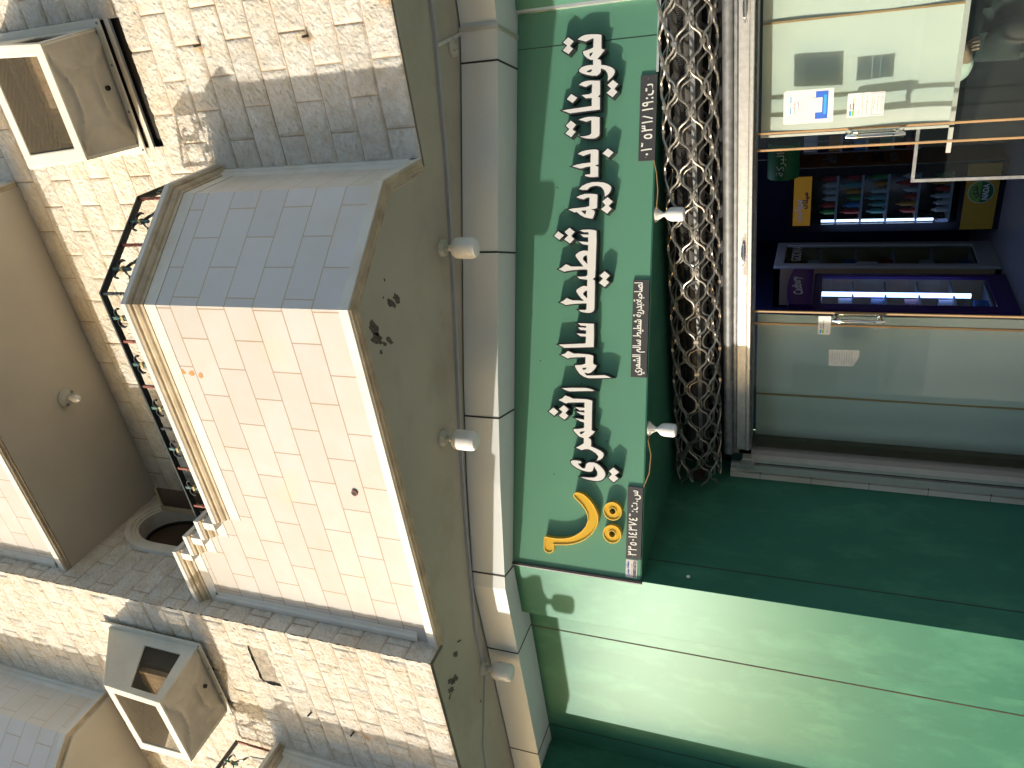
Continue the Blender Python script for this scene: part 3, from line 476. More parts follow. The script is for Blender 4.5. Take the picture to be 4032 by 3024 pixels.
# arched openings
def arch_pts(c, w, zs, h, zb, n=18):
    return [(c - w, zb)] + [(c - w * math.cos(math.pi * k / n), zs + h * math.sin(math.pi * k / n)) for k in range(n + 1)] + [(c + w, zb)]
def arch_window(axis, plane, inward, c, w, zs, h, zb, lab):
    root = bpy.data.objects.new('arched_window', None); C.objects.link(root); root.parent = BLD; root['label'] = lab
    fn = pY if axis == 'x' else pX
    out = -1 if axis == 'x' else 1
    for k, (g0, g1, d) in enumerate(((0.075, 0.03, 0.045), (0.035, -0.005, 0.032), (0.0, -0.03, 0.02))):
        o = arch_pts(c, w + g0, zs, h + g0, zb); i = arch_pts(c, w + g1, zs, h + g1, zb)
        ring = o + list(reversed(i))
        MB().prism(ring, fn(plane), out * d, -out * 0.12).build('arch_moulding', M['marble_trim'], root)
    o = arch_pts(c, w + 0.01, zs, h + 0.01, zb); i = arch_pts(c, w - 0.02, zs, h - 0.02, zb)
    MB().prism(o + list(reversed(i)), fn(plane), -out * 0.12, -out * 0.30).build('reveal', M['soffit_up'], root)
    MB().prism(arch_pts(c, w, zs, h, zb), fn(plane), -out * 0.14, -out * 0.15).build('window_panel', M['brown'], root)
    i2 = arch_pts(c, w - 0.05, zs, h - 0.05, zb); o2 = arch_pts(c, w, zs, h, zb)
    MB().prism(o2 + list(reversed(i2)), fn(plane), -out * 0.12, -out * 0.14).build('window_frame', M['black'], root)
    return root
arch_window('y', MASSX, 1, 3.60, 0.25, 6.62, 0.36, 4.7, 'small arched opening in the shaded side wall beside the stepped parapet')
arch_window('x', WALLY, 1, -2.85, 0.78, 5.95, 0.48, 4.7, 'wide arched balcony window with brown glazing behind the railing')
# casement standing open on the balcony
sh = thing('open_casement', 'cream framed casement standing open above the stepped end of the balcony parapet', 'window')
MB().box(-3.74, -3.55, 3.745, 3.755, 5.6, 6.82).build('pane', M['brown'], sh)
mb = MB(); mb.box(-3.74, -3.55, 3.735, 3.765, 6.82, 6.84); mb.box(-3.79, -3.74, 3.735, 3.765, 5.6, 6.86)
mb.build('sash_frame', M['cream'], sh)

# ---------------------------------------------------------------- railings
def spiral(c, u, v, r0, r1, a0, turns, n=14):
    return [Vector(c) + (Vector(u) * math.cos(a0 + turns * 2 * math.pi * k / n) + Vector(v) * math.sin(a0 + turns * 2 * math.pi * k / n)) * (r0 + (r1 - r0) * k / n) for k in range(n + 1)]
def ribbon(mb, path, wdir, w, t=0.0035):
    W = Vector(wdir).normalized() * (w / 2); P = [Vector(p) for p in path]; n = len(P); vs = []
    for i, p in enumerate(P):
        tt = (P[min(i + 1, n - 1)] - P[max(i - 1, 0)]).normalized(); nn = tt.cross(W).normalized() * t
        vs += [p + W + nn, p - W + nn, p - W - nn, p + W - nn]
    fs = [(i * 4 + k, (i + 1) * 4 + k, (i + 1) * 4 + (k + 1) % 4, i * 4 + (k + 1) % 4) for i in range(n - 1) for k in range(4)]
    fs += [(0, 1, 2, 3), tuple((n - 1) * 4 + k for k in (3, 2, 1, 0))]
    mb.add(vs, fs)
def railing(plan, zb, zt, lab, spacing, first_scroll, mirror_end=None):
    R = thing('balcony_railing', lab, 'railing', 'wrought iron balcony railings')
    P = [Vector((p[0], p[1], 0)) for p in plan]
    MB().sweep([(-0.02, zt), (0.02, zt), (0.02, zt - 0.012), (-0.02, zt - 0.012)], plan).build('top_rail', M['iron'], R)
    MB().sweep([(-0.012, zb + 0.05), (0.012, zb + 0.05), (0.012, zb + 0.035), (-0.012, zb + 0.035)], plan).build('bottom_rail', M['iron'], R)
    k = 0
    for i in range(len(P) - 1):
        d = (P[i + 1] - P[i]); ln = d.length; d.normalize(); side = Vector((d.y, -d.x, 0)); m = max(1, round(ln / spacing))
        for j in range(m + 1):
            if j == m and i < len(P) - 2: continue
            p = P[i] + d * (ln * j / m)
            post = (j % 2 == 0)
            if post:
                # bar twisted over its middle
                mb = MB(); n = 26; vs = []
                for q in range(n + 1):
                    zz = zb + (zt - 0.012 - zb) * q / n; f = q / n; a = (min(max((f - 0.12) / 0.62, 0), 1)) * 2.5 * math.pi * 2
                    for c4 in range(4):
                        an = a + math.pi / 4 + c4 * math.pi / 2; vs.append((p.x + 0.011 * math.cos(an), p.y + 0.011 * math.sin(an), zz))
                fs = [(q * 4 + c4, (q + 1) * 4 + c4, (q + 1) * 4 + (c4 + 1) % 4, q * 4 + (c4 + 1) % 4) for q in range(n) for c4 in range(4)]
                mb.add(vs, fs); mb.build('twisted_baluster', M['iron_red'] if (k % 3) else M['iron'], R)
            else:
                mb = MB(); mb.box(p.x - 0.009, p.x + 0.009, p.y - 0.009, p.y + 0.009, zt - 0.15, zt - 0.012)
                mb.build('hanging_bar', M['iron_green'], R)
                z = zt - 0.085; up = Vector((0, 0, 1))
                for s in (-1, 1):
                    mb = MB(); c = p + d * (s * 0.034) + up * (z + 0.018)
                    path = spiral(c, d * s, up, 0.026, 0.030, -0.4, 0.72, 12)
                    path = path[:-1] + [p + d * (s * 0.008) + up * z]
                    path += [p + d * (s * 0.012) + up * (z - 0.03), p + d * (s * 0.035) + up * (z - 0.055), p + d * (s * 0.045) + up * (z - 0.08), p + d * (s * 0.07) + up * (z - 0.10), p + d * (s * 0.085) + up * (z - 0.14), p + d * (s * 0.10) + up * (zb + 0.045)]
                    ribbon(mb, path, side, 0.018); mb.build('scroll', M['iron'], R)
                MB().box(p.x - 0.016, p.x + 0.016, p.y - 0.014, p.y + 0.014, z - 0.012, z + 0.006).build('collar', M['brass'], R)
            k += 1
    return R
rl = [(-3.30, 3.035), (-1.40, 3.035), (-0.99, 3.54), (-0.99, 3.86)]
railing(rl, 5.255, 5.55, 'black wrought iron railing with scrolls on the balcony over the sign', 0.158, 0)
railing([(-7.0, 1.875), (-5.70, 1.875), (-5.285, 2.42), (-5.285, 2.77)], 5.445, 5.86, 'black wrought iron railing with scrolls on the lower balcony at the left edge', 0.158, 0)

# ---------------------------------------------------------------- evaporative cooler hoods
def cooler(x0, x1, yw, z0, lab):
    R = thing('air_cooler', lab, 'air cooler', 'evaporative cooler hoods on the stone walls')
    yf = yw - 0.49; zb = z0 + 0.92; zf = z0 + 0.47; ix = 0.035; iz = 0.05
    # corners: bottom wall, bottom front, top front, top wall
    A = Vector((x1, yw, z0)); B = Vector((x1 - ix, yf, z0 - iz)); D = Vector((x1, yf, zf)); E = Vector((x1, yw, zb))
    A2 = Vector((x0, yw, z0)); B2_ = Vector((x0 + ix, yf, z0 - iz)); D2 = Vector((x0, yf, zf)); E2 = Vector((x0, yw, zb))
    def framed(q, m, nm, t=0.018, mat_=None):   # q: quad corners, m: margins along each edge (bottom, right, top, left)
        q = [Vector(p) for p in q]; n = (q[1] - q[0]).cross(q[3] - q[0]).normalized()
        def pt(a, b): return (q[0] * (1 - a) + q[1] * a) * (1 - b) + (q[3] * (1 - a) + q[2] * a) * b
        i = [pt(m[3], m[0]), pt(1 - m[1], m[0]), pt(1 - m[1], 1 - m[2]), pt(m[3], 1 - m[2])]
        mb = MB(); vs = []
        for base in (q, i):
            for p in base: vs.append(p); vs.append(p - n * t)
        fs = []
        for k in range(4):
            l = (k + 1) % 4
            fs += [(2 * k, 2 * l, 8 + 2 * l, 8 + 2 * k), (2 * k + 1, 8 + 2 * k + 1, 8 + 2 * l + 1, 2 * l + 1), (2 * k, 2 * k + 1, 2 * l + 1, 2 * l), (8 + 2 * k, 8 + 2 * l, 8 + 2 * l + 1, 8 + 2 * k + 1)]
        mb.add(vs, fs); f = mb.build(nm, mat_ or M['cooler'], R, bevel=0.014)
        MB().add([p - n * t * 0.7 for p in i], [(0, 1, 2, 3)]).build('mesh_screen', M['screen'], f)
        return i, n
    framed([B2_, B, D, D2], (0.13, 0.10, 0.12, 0.12), 'front_frame')
    framed([B, A, E, D], (0.12, 0.22, 0.46, 0.10), 'side_frame')
    framed([A2, B2_, D2, E2], (0.12, 0.10, 0.46, 0.22), 'side_frame')
    MB().add([D, D2, E2, E, D + Vector((0, 0.02, -0.02)), D2 + Vector((0, 0.02, -0.02)), E2 + Vector((0, 0, -0.03)), E + Vector((0, 0, -0.03))],
             [(0, 1, 2, 3), (7, 6, 5, 4), (0, 4, 5, 1), (1, 5, 6, 2), (2, 6, 7, 3), (3, 7, 4, 0)]).build('sloping_top', M['cooler'], R, bevel=0.016)
    # dished tray underneath with embossed ribs
    n = 30; mb = MB(); vs = []; fs = []
    for i in range(n + 1):
        for j in range(n + 1):
            a = i / n; b = j / n
            p = (A2 * (1 - a) + A * a) * (1 - b) + (B2_ * (1 - a) + B * a) * b
            e = min(a, 1 - a, b, 1 - b); dz = 0.022 * (1 - min(1, e / 0.09)) ** 2 * -1 + 0.0
            rib = 0.0
            for cx_, cy_, rr in ((-0.15, 0.5, 0.55), (1.15, 0.5, 0.55), (0.5, -0.25, 0.62), (0.5, 1.35, 0.6)):
                dd = abs(math.hypot((a - cx_) * 1.3, (b - cy_)) - rr); rib += math.exp(-(dd / 0.035) ** 2)
            vs.append(p + Vector((0, 0, 0.018 + dz * 0.9 - 0.02 * min(1, rib) * (e > 0.05))))
    fs = [(i * (n + 1) + j, (i + 1) * (n + 1) + j, (i + 1) * (n + 1) + j + 1, i * (n + 1) + j + 1) for i in range(n) for j in range(n)]
    mb.add(vs, fs); mb.build('tray', M['cooler_tray'], R, smooth=True)
    # rim flange against the wall
    mb = MB(); f = 0.045
    mb.prism([(x0 - f, z0 - 0.045), (x1 + f, z0 - 0.045), (x1 + f, zb + f), (x0 - f, zb + f)], pY(yw - 0.03), 0, 0.014, [[(x0 + 0.01, z0 - 0.0), (x0 + 0.01, zb - 0.01), (x1 - 0.01, zb - 0.01), (x1 - 0.01, z0 - 0.0)]])
    mb.build('wall_flange', M['cooler'], R, bevel=0.005)
    # pads inside and drain
    mb = MB().box(x0 + 0.10, x1 - 0.10, yw - 0.26, yw - 0.22, z0 + 0.02, z0 + 0.40); mb.build('cooling_pad', M['pad'], R)
    MB().box(x0 + 0.05, x1 - 0.05, yw - 0.21, yw - 0.03, z0 + 0.02, z0 + 0.44).build('blower_box', M['dark_in'], R)
    cxx = (x0 + x1) / 2 + 0.02
    MB().lathe([(0, 0.016), (0.02, 0.016), (0.02, 0.009), (0, 0.009)], (cxx, yw - 0.10, z0 + 0.012), (0, 0, -1), 14).build('drain_spout', M['black'], R)
    for sx in (x0 - 0.02, x0 + 0.22, x1 - 0.22, x1 + 0.02):
        MB().lathe([(0, 0.009), (0.005, 0.006)], (sx, yw - 0.03, z0 - 0.025), (0, -1, 0), 8).build('screw', M['galv_dark'], R)
    return R
cooler(-0.755, -0.035, WALLY - 0.02, 5.80, 'weathered cream air cooler hood above the wall slot, upper right of the first balcony')
cooler(-4.88, -4.155, MASSY - 0.02, 5.79, 'weathered cream air cooler hood on the projecting wall between the two left balconies')
# slot left open under the right hood, with a strip of filler
mb = MB(); mb.box(-0.79, 0.0, WALLY - 0.012, WALLY + 0.006, 5.715, 5.755); mb.build('filler_strip', M['marble_trim'], BLD)

# ---------------------------------------------------------------- ceiling lamps
def big_lamp(x, y, lab, base=M['plastic'], octa=8):
    R = thing('ceiling_bulb', lab, 'lamp', 'large bulbs under the building soffit'); z = ZS - 0.006
    MB().lathe([(0, 0.058), (0.012, 0.056), (0.03, 0.045), (0.034, 0.022), (0.055, 0.021)], (x, y, z), (0, 0, -1), octa).build('ceiling_rose', base, R)
    MB().lathe([(0.055, 0.019), (0.07, 0.02), (0.075, 0.03), (0.085, 0.05), (0.10, 0.062), (0.125, 0.065)], (x, y, z), (0, 0, -1), 28).build('bulb_housing', M['plastic_w'], R, smooth=True)
    MB().lathe([(0.125, 0.0655), (0.20, 0.0655), (0.222, 0.062), (0.235, 0.052), (0.240, 0.03), (0.241, 0.005)], (x, y, z), (0, 0, -1), 28).build('diffuser', M['opal'], R, smooth=True)
big_lamp(-1.49, 3.985, 'big unlit bulb under the soffit, the nearest of the row to the right edge')
big_lamp(-2.575, 3.525, 'big unlit bulb under the soffit, middle one of the row over the sign')
big_lamp(-4.53, 3.395, 'big unlit bulb on a rust-ringed base left of the corner of the projecting wall', M['plastic'], 20)
big_lamp(-5.83, 1.90, 'big unlit bulb under the far left balcony')
R = thing('lamp_base', 'empty beige lamp base on the soffit beside the cable trunking', 'lamp holder')
MB().lathe([(0, 0.06), (0.012, 0.058), (0.02, 0.045), (0.022, 0.012)], (-0.44, 4.60, ZS - 0.006), (0, 0, -1), 24).build('base_plate', M['plastic'], R)
for dx, dy, r in ((0.03, 0.0, 0.013), (-0.02, 0.022, 0.007), (-0.015, -0.03, 0.008)):
    MB().lathe([(0.015, r), (0.032, r * 0.9), (0.032, r * 0.6), (0.02, r * 0.6)], (-0.44 + dx, 4.60 + dy, ZS - 0.006), (0, 0, -1), 12).build('socket_boss', M['plastic'], R)
R = thing('bare_bulb', 'small bare bulb in a round base under the upper balcony', 'lamp')
MB().lathe([(0, 0.075), (0.015, 0.072), (0.03, 0.055), (0.034, 0.02), (0.05, 0.02)], (-2.56, 3.57, 7.134), (0, 0, -1), 24).build('ceiling_rose', M['plastic'], R)
MB().lathe([(0.05, 0.018), (0.07, 0.022), (0.10, 0.032), (0.13, 0.028), (0.145, 0.01)], (-2.56, 3.57, 7.134), (0, 0, -1), 20).build('bulb', M['plastic_w'], R, smooth=True)
for dx, dy in ((0.03, 0.045), (-0.045, -0.03)):
    MB().lathe([(0.018, 0.012), (0.036, 0.012)], (-2.56 + dx, 3.57 + dy, 7.134), (0, 0, -1), 10).build('fixing_cap', M['galv_dark'], R)

# cable trunking on the soffit
cpth = [(0.3, 4.42), (-0.16, 4.396), (-0.33, 4.382), (-0.72, 4.299), (-1.05, 4.231), (-1.52, 4.10), (-2.03, 3.95), (-2.67, 3.745), (-3.38, 3.555), (-4.14, 3.40), (-4.47, 3.40)]
MB().sweep([(-0.011, ZS - 0.005), (-0.011, ZS - 0.024), (0.011, ZS - 0.024), (0.011, ZS - 0.005)], list(reversed(cpth))).build('cable_trunking', M['conduit'], None, label='thin grey cable trunking running along the painted soffit', cat='trunking')
MB().sweep([(-0.010, ZS - 0.005), (-0.010, ZS - 0.020), (0.010, ZS - 0.020), (0.010, ZS - 0.005)], [(-0.40, 4.38), (-0.38, 4.76)]).build('cable_trunking', M['alu'], None, label='short pale trunking branch crossing from the soffit to the fascia', cat='trunking')
MB().tube([(-4.60, 3.40, ZS - 0.01), (-5.1, 3.16, ZS - 0.01), (-5.8, 3.05, ZS - 0.01)], 0.007, 6).build('wire', M['conduit'], None, label='blue grey wire leaving the left bulb across the soffit', cat='cable')

# ---------------------------------------------------------------- shop front
SF = thing('storefront', 'green panelled shop front with a grey aluminium fascia under the building', 'shop front')
al = math.radians(22.95); P0 = Vector((-3.708, 3.686, 0)); SD = Vector((math.cos(al), math.sin(al), 0)); SN = Vector((math.sin(al), -math.cos(al), 0))
def SP(s, z, e): return P0 + SD * s + SN * e + Vector((0, 0, z))
fl = [(-7.5, 3.535), (-3.80, 3.50), (-3.04, 3.707), (-2.378, 3.934), (-0.565, 4.666), (-0.33, 4.745), (1.5, 4.78)]
bk = [(1.5, 5.12), (-0.345, 5.12), (-3.708, 3.695), (-4.20, 3.695), (-4.20, 3.80), (-7.5, 3.80)]
fascia = MB(); rows = []
# front sheet, top return, underside: one folded body
fascia.prism(fl + bk, pZ(3.521), 0, 0.244)
fascia.build('fascia', M['fascia'], SF)
def fy(x):
    for (a, b), (c, d) in zip(fl, fl[1:]):
        if a <= x <= c: return b + (d - b) * (x - a) / (c - a), Vector((c - a, d - b, 0)).normalized()
for x, deep in ((-0.55, 0.33), (-1.62, 0.30), (-2.62, 0.27), (-3.705, 0.19), (-4.446, 0.29), (-5.63, 0.29)):
    y, d = fy(x); o = Vector((x, y, 0)); n = Vector((d.y, -d.x, 0))
    mb = MB().obox(o + n * 0.002 + Vector((0, 0, 3.518)), d * 0.011, -n * deep, (0, 0, 0.004)).obox(o + n * 0.0025 + Vector((0, 0, 3.516)), d * 0.011, -n * 0.004, (0, 0, 0.251))
    mb.build('joint', M['seam'], SF)
y, d = fy(-0.375); n = Vector((d.y, -d.x, 0)); o = Vector((-0.375, y, 0))
MB().obox(o + n * 0.012 + Vector((0, 0, 3.51)), d * 0.026, -n * 0.35, (0, 0, 0.01)).obox(o + n * 0.013 + Vector((0, 0, 3.508)), d * 0.026, -n * 0.01, (0, 0, 0.262)).build('cover_strip', M['alu'], SF)
# left panels, column, return wall
MB().box(-7.5, -4.25, 3.80, 3.86, 0.0, 3.52).build('wall_panel', M['green'], SF)
MB().box(-4.458, -4.449, 3.7975, 3.80, 0.0, 3.52).build('panel_joint', M['rust_seam'], SF)
MB().box(-5.615, -5.609, 3.7975, 3.80, 0.0, 3.52).build('panel_joint', M['seam'], SF)
MB().box(-6.9, -6.894, 3.7975, 3.80, 0.0, 3.52).build('panel_joint', M['seam'], SF)
MB().box(-4.197, -3.708, 3.686, 5.6, 0.0, 3.52).build('column', M['green'], SF, bevel=0.003)
MB().box(-3.7085, -3.7065, 3.902, 3.909, 0.0, 2.6).build('panel_joint', M['seam'], SF)
MB().box(-7.5, -5.80, 3.42, 3.80, 0.0, 3.515).build('unseen_column', M['green'], SF)  # out of view, added to cast the upright shadow edge on the wall panel
MB().box(-4.0, 3.0, 5.12, 5.2, 2.20, 3.52).build('lintel', M['black_side'], SF)
# neighbour to the right of the sign
MB().box(-0.325, 3.0, 5.09, 5.12, 2.60, 3.52).build('wall_panel', M['green_sign'], SF)
# marble jamb and reveal at the door
MB().prism([(-3.706, 4.93), (-3.66, 4.93), (-3.66, 4.945), (-3.635, 4.95), (-3.635, 4.975), (-3.62, 4.985), (-3.62, 5.02), (-3.706, 5.02)], pZ(0.1), 0, 2.08).build('marble_jamb', M['marble_trim'], SF)
for z in (0.45, 0.83, 1.21, 1.60, 1.96):
    MB().box(-3.7075, -3.6185, 4.9285, 4.99, z, z + 0.003).build('jamb_joint', M['rust_seam'], SF)
MB().lathe([(0, 0.012), (0.004, 0.012)], (-3.7055, 3.79, 2.315), (1, 0, 0), 12).build('screw_cap', M['ink_white'], SF)

# ---------------------------------------------------------------- sign
SG = thing('shop_sign', 'long green shop sign with raised white Arabic lettering and a yellow emblem', 'sign')
body = [(P0 + SD * 0.004).to_2d(), (P0 + SD * 3.655).to_2d(), Vector((-0.342, 5.11)), Vector((-3.70, 5.11))]
MB().prism([(p.x, p.y) for p in body], pZ(2.612), 0, 0.905).build('sign_panel', M['green_sign'], SG)
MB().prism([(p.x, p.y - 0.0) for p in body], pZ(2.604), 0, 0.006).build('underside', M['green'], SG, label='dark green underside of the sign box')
def sbox(s0, s1, z0, z1, e0, e1):
    return MB().obox(SP(s0, z0, e0), SD * (s1 - s0), SN * (e1 - e0), (0, 0, z1 - z0))
sbox(3.437, 3.441, 2.612, 3.516, 0.0, 0.0015).build('panel_joint', M['seam'], SG)
sbox(3.655, 3.688, 2.60, 3.519, -0.01, 0.030).build('edge_trim', M['alu'], SG)
sbox(3.225, 3.655, 2.598, 2.613, 0.0, 0.012).build('edge_trim', M['alu'], SG)
sbox(-0.012, 0.004, 2.60, 3.519, -0.01, 0.014).build('edge_trim', M['black_side'], SG)
sbox(-0.020, -0.012, 2.60, 3.519, -0.01, 0.012).build('edge_trim', M['alu'], SG)
for s, z in ((2.56, 2.95 + 0.28), (1.43, 3.33), (1.29, 2.77 + 0.27), (1.40, 3.10), (0.92, 2.86), (0.66, 3.22), (0.75, 2.93)):
    sbox(s, s + 0.008, z, z + 0.008, 0, 0.001).build('screw_hole', M['seam'], SG)

def offset_poly(p, d):
    n = len(p); a = sum(p[i][0] * p[(i + 1) % n][1] - p[(i + 1) % n][0] * p[i][1] for i in range(n)); sg = 1 if a > 0 else -1; out = []
    for i in range(n):
        q0 = Vector(p[i - 1]); q1 = Vector(p[i]); q2 = Vector(p[(i + 1) % n])
        d1 = (q1 - q0).normalized(); d2 = (q2 - q1).normalized(); n1 = Vector((d1.y, -d1.x)) * sg; n2 = Vector((d2.y, -d2.x)) * sg
        m = n1 + n2
        if m.length < 0.2: m = n1
        m.normalize(); k = d / max(0.32, m.dot(n1)); out.append((q1.x + m.x * k, q1.y + m.y * k))
    return out
E_W = 0.056
for nm, outer, holes in LETTERS:
    ob = MB().prism(offset_poly(outer, 0.0075), lambda a, b, d: SP(a, b, d), 0.0, E_W, [offset_poly(h, -0.006) for h in holes]).build(nm, M['black_side'], SG)
    MB().prism(outer, lambda a, b, d: SP(a, b, d), E_W - 0.001, E_W + 0.0025, holes).build('face', M['white_letter'], ob)
hk = MB().prism(HOOK, lambda a, b, d: SP(a, b, d), 0, 0.040).build('emblem_hook', M['yellow'], SG)
inn = offset_poly(HOOK, -0.006)
MB().prism(HOOK, lambda a, b, d: SP(a, b, d), 0.040, 0.046, [inn]).build('rim', M['yellow_rim'], hk)
def circ(cx, cz, r, n=40): return [(cx + r * math.cos(2 * math.pi * k / n), cz + r * math.sin(2 * math.pi * k / n)) for k in range(n)]
for cx_, cz_ in ((0.4675, 2.8012), (0.3112, 2.8008)):
    rg = MB().prism(circ(cx_, cz_, 0.0615), lambda a, b, d: SP(a, b, d), 0, 0.040, [circ(cx_, cz_, 0.021)]).build('emblem_ring', M['yellow'], SG)
    MB().prism(circ(cx_, cz_, 0.0620), lambda a, b, d: SP(a, b, d), 0.040, 0.046, [circ(cx_, cz_, 0.056)]).build('rim', M['yellow_rim'], rg)
    MB().prism(circ(cx_, cz_, 0.026), lambda a, b, d: SP(a, b, d), 0.040, 0.045, [circ(cx_, cz_, 0.021)]).build('rim', M['yellow_rim'], rg)
# small plates along the lower edge
def plate(s0, s1, z0, z1, body, ts0, ts1, tz0, tz1, bold, lab):
    p = sbox(s0, s1, z0, z1, 0.0, 0.012).build('name_plate', M['plate'], SG, label=lab)
    sbox(s0 + 0.004, s0 + 0.004 + 0.0, z0, z0, 0, 0) if False else None
    text('lettering', body, SP(ts0, tz0, 0.0125), SD, (0, 0, 1), ts1 - ts0, tz1 - tz0, M['ink_white'], p, bold=bold, space=1.18 if ':' in body[:12] else 1.0)
    for s in (s0 + 0.02, s1 - 0.02):
        MB().lathe([(0, 0.004), (0.002, 0.004)], SP(s, (z0 + z1) / 2 + 0.004, 0.012), SN, 8).build('rivet', M['galv_dark'], p)
plate(2.7045, 3.209, 2.604, 2.7065, '٠١٦٥٣١٨١٩:' + ar('ت'), 2.735, 3.155, 2.622, 2.690, 0.0022, 'dark plate lettered with a telephone number')
plate(1.3605, 1.977, 2.612, 2.714, ar('لصاحبة:بدرية شطيط سالم الشمري'), 1.375, 1.960, 2.624, 2.706, 0.0025, 'dark plate lettered with the owner name')
plate(0.150, 0.638, 2.611, 2.711, '٣٣٥٠١٤٣٧٤٦:' + ar('س.ت'), 0.175, 0.615, 2.622, 2.696, 0.0022, 'dark plate lettered with a registration number')
st = sbox(0.0155, 0.139, 2.6355, 2.7115, 0.0, 0.0015).build('sticker', M['paper'], SG, label='small white sticker printed in blue and red at the lower left corner of the sign')
text('lettering', '0500216725', SP(0.022, 2.641, 0.002), SD, (0, 0, 1), 0.11, 0.020, M['ink_dark'], st, thick=0.0004, bold=0.0012)
text('lettering', ar('خطاط عوض'), SP(0.030, 2.684, 0.002), SD, (0, 0, 1), 0.095, 0.022, M['ink_blue'], st, thick=0.0004, bold=0.001)
text('lettering', ar('ابو سعد'), SP(0.03, 2.666, 0.002), SD, (0, 0, 1), 0.08, 0.012, M['ink_red'], st, thick=0.0004)

def small_lamp(x, y, lab):
    R = thing('sign_bulb', lab, 'lamp', 'small bulbs under the shop sign'); z = 2.604
    MB().lathe([(a * 1.38, b_ * 1.38) for a, b_ in ((0, 0.034), (0.008, 0.034), (0.010, 0.030), (0.024, 0.018), (0.038, 0.0105))], (x, y, z), (0, 0, -1), 24).build('lamp_holder', M['plastic_w'], R, smooth=True)
    MB().lathe([(a * 1.38, b_ * 1.38) for a, b_ in ((0.038, 0.010), (0.046, 0.012), (0.060, 0.026), (0.072, 0.0305), (0.086, 0.0315))], (x, y, z), (0, 0, -1), 24).build('bulb_housing', M['plastic_w'], R, smooth=True)
    MB().lathe([(a * 1.38, b_ * 1.38) for a, b_ in ((0.086, 0.032), (0.118, 0.032), (0.128, 0.029), (0.133, 0.020), (0.134, 0.004))], (x, y, z), (0, 0, -1), 24).build('diffuser', M['opal'], R, smooth=True)
small_lamp(-1.535, 4.665, 'small white bulb hanging under the sign between the telephone plate and the owner plate')
small_lamp(-2.79, 4.135, 'small white bulb hanging under the sign between the owner plate and the registration plate')
def cable(pts, r, m, lab): MB().tube(pts, r, 6).build('cable', m, None, label=lab, cat='cable')
cable([SP(2.71, 2.612, 0.004), SP(2.63, 2.592, 0.006), SP(2.52, 2.580, 0.004), SP(2.42, 2.586, 0), (-1.50, 4.655, 2.600)], 0.0035, M['seal'], 'thin brown wire drooping from the telephone plate to a small bulb')
cable([SP(0.64, 2.610, 0.004), SP(0.74, 2.575, 0.006), SP(0.86, 2.568, 0.004), SP(0.95, 2.590, 0), (-2.82, 4.13, 2.600)], 0.0035, M['seal'], 'thin brown wire drooping from the registration plate to a small bulb')

# ---------------------------------------------------------------- roller grille
RG = thing('roller_grille', 'rolled-up open steel grille of wavy rods above the shop door', 'roller shutter')
AX = (4.86, 2.405)
XL, XR = -3.62, 0.45
PER = 0.25
def rod(rad, ang, half, phase, x0, x1, r, nper=16):
    pts = []; n = int((x1 - x0) / PER * nper)
    for i in range(n + 1):
        x = x0 + (x1 - x0) * i / n; t = math.sin(2 * math.pi * x / PER + phase); s = math.tanh(1.5 * t) / math.tanh(1.5)
        a = ang + half * s; pts.append((x, AX[0] + rad * math.cos(a), AX[1] + rad * math.sin(a)))
    return pts
NR = 13
stuff_links = MB(); nlink = 0
for k in range(NR):
    a = 2 * math.pi * (k + 0.35) / NR; half = math.pi / NR * 0.86
    ro = MB().tube(rod(0.163, a, half, math.pi * (k % 2), XL - 0.03 * (k % 3), XR, 0.0065), 0.0076, 8).build('wavy_rod', M['rod'], RG, smooth=True)
    # links clamp this rod to the next where their crests meet
    a2 = a + math.pi / NR; first = 0.25 if k % 2 == 0 else 0.75
    q = math.ceil((XL / PER) - first)
    x = (q + first) * PER
    while x < XR - 0.02:
        cy, sy = math.cos(a2), math.sin(a2); o = Vector((x - 0.011, AX[0] + 0.163 * cy, AX[1] + 0.163 * sy)); t = Vector((0, -sy, cy)); rr = Vector((0, cy, sy))
        frm = o - t * 0.015 - rr * 0.0085
        facing = (rr.y < 0.35 and rr.z < 0.75)
        if facing and nlink < 98:
            MB().obox(frm, (0.022, 0, 0), t * 0.030, rr * 0.017)  .build('link', M['rod'], RG); nlink += 1
        else: stuff_links.obox(frm, (0.022, 0, 0), t * 0.030, rr * 0.017)
        x += PER
if stuff_links.v: stuff_links.build('link', M['rod'], RG, kind='stuff')
for k in range(8):
    a = 2 * math.pi * (k + 0.1) / 8
    MB().tube(rod(0.126, a, math.pi / 8 * 0.85, math.pi * (k % 2) + 0.6, XL, XR, 0.006), 0.0062, 6).build('inner_rod', M['rod'], RG, smooth=True)
MB().lathe([(0, 0.085), (XR - XL - 0.25, 0.085)], (XL + 0.25, AX[0] + 0.02, AX[1] + 0.01), (1, 0, 0), 20).build('barrel', mat('dark_barrel', (0.03, 0.03, 0.03), 0.6, vary=0.5, vscale=9), RG, smooth=True)
MB().box(XL + 0.25, XR, AX[0] - 0.075, AX[0] - 0.070, AX[1] - 0.045, AX[1] - 0.018).build('barrel_strip', M['galv_dark'], RG)
hel = [(XL + 0.5 + 0.011 * i / 8, AX[0] - 0.060 + 0.016 * math.cos(i * math.pi / 4), AX[1] + 0.035 + 0.016 * math.sin(i * math.pi / 4)) for i in range(int((XR - XL - 0.6) / 0.011 * 8))]
MB().tube(hel, 0.0035, 4).build('spring', M['seam'], RG)
MB().box(XL - 0.06, XL + 0.0, AX[0] - 0.06, AX[0] + 0.10, AX[1] - 0.05, AX[1] + 0.02).build('bracket', M['brown'], RG)
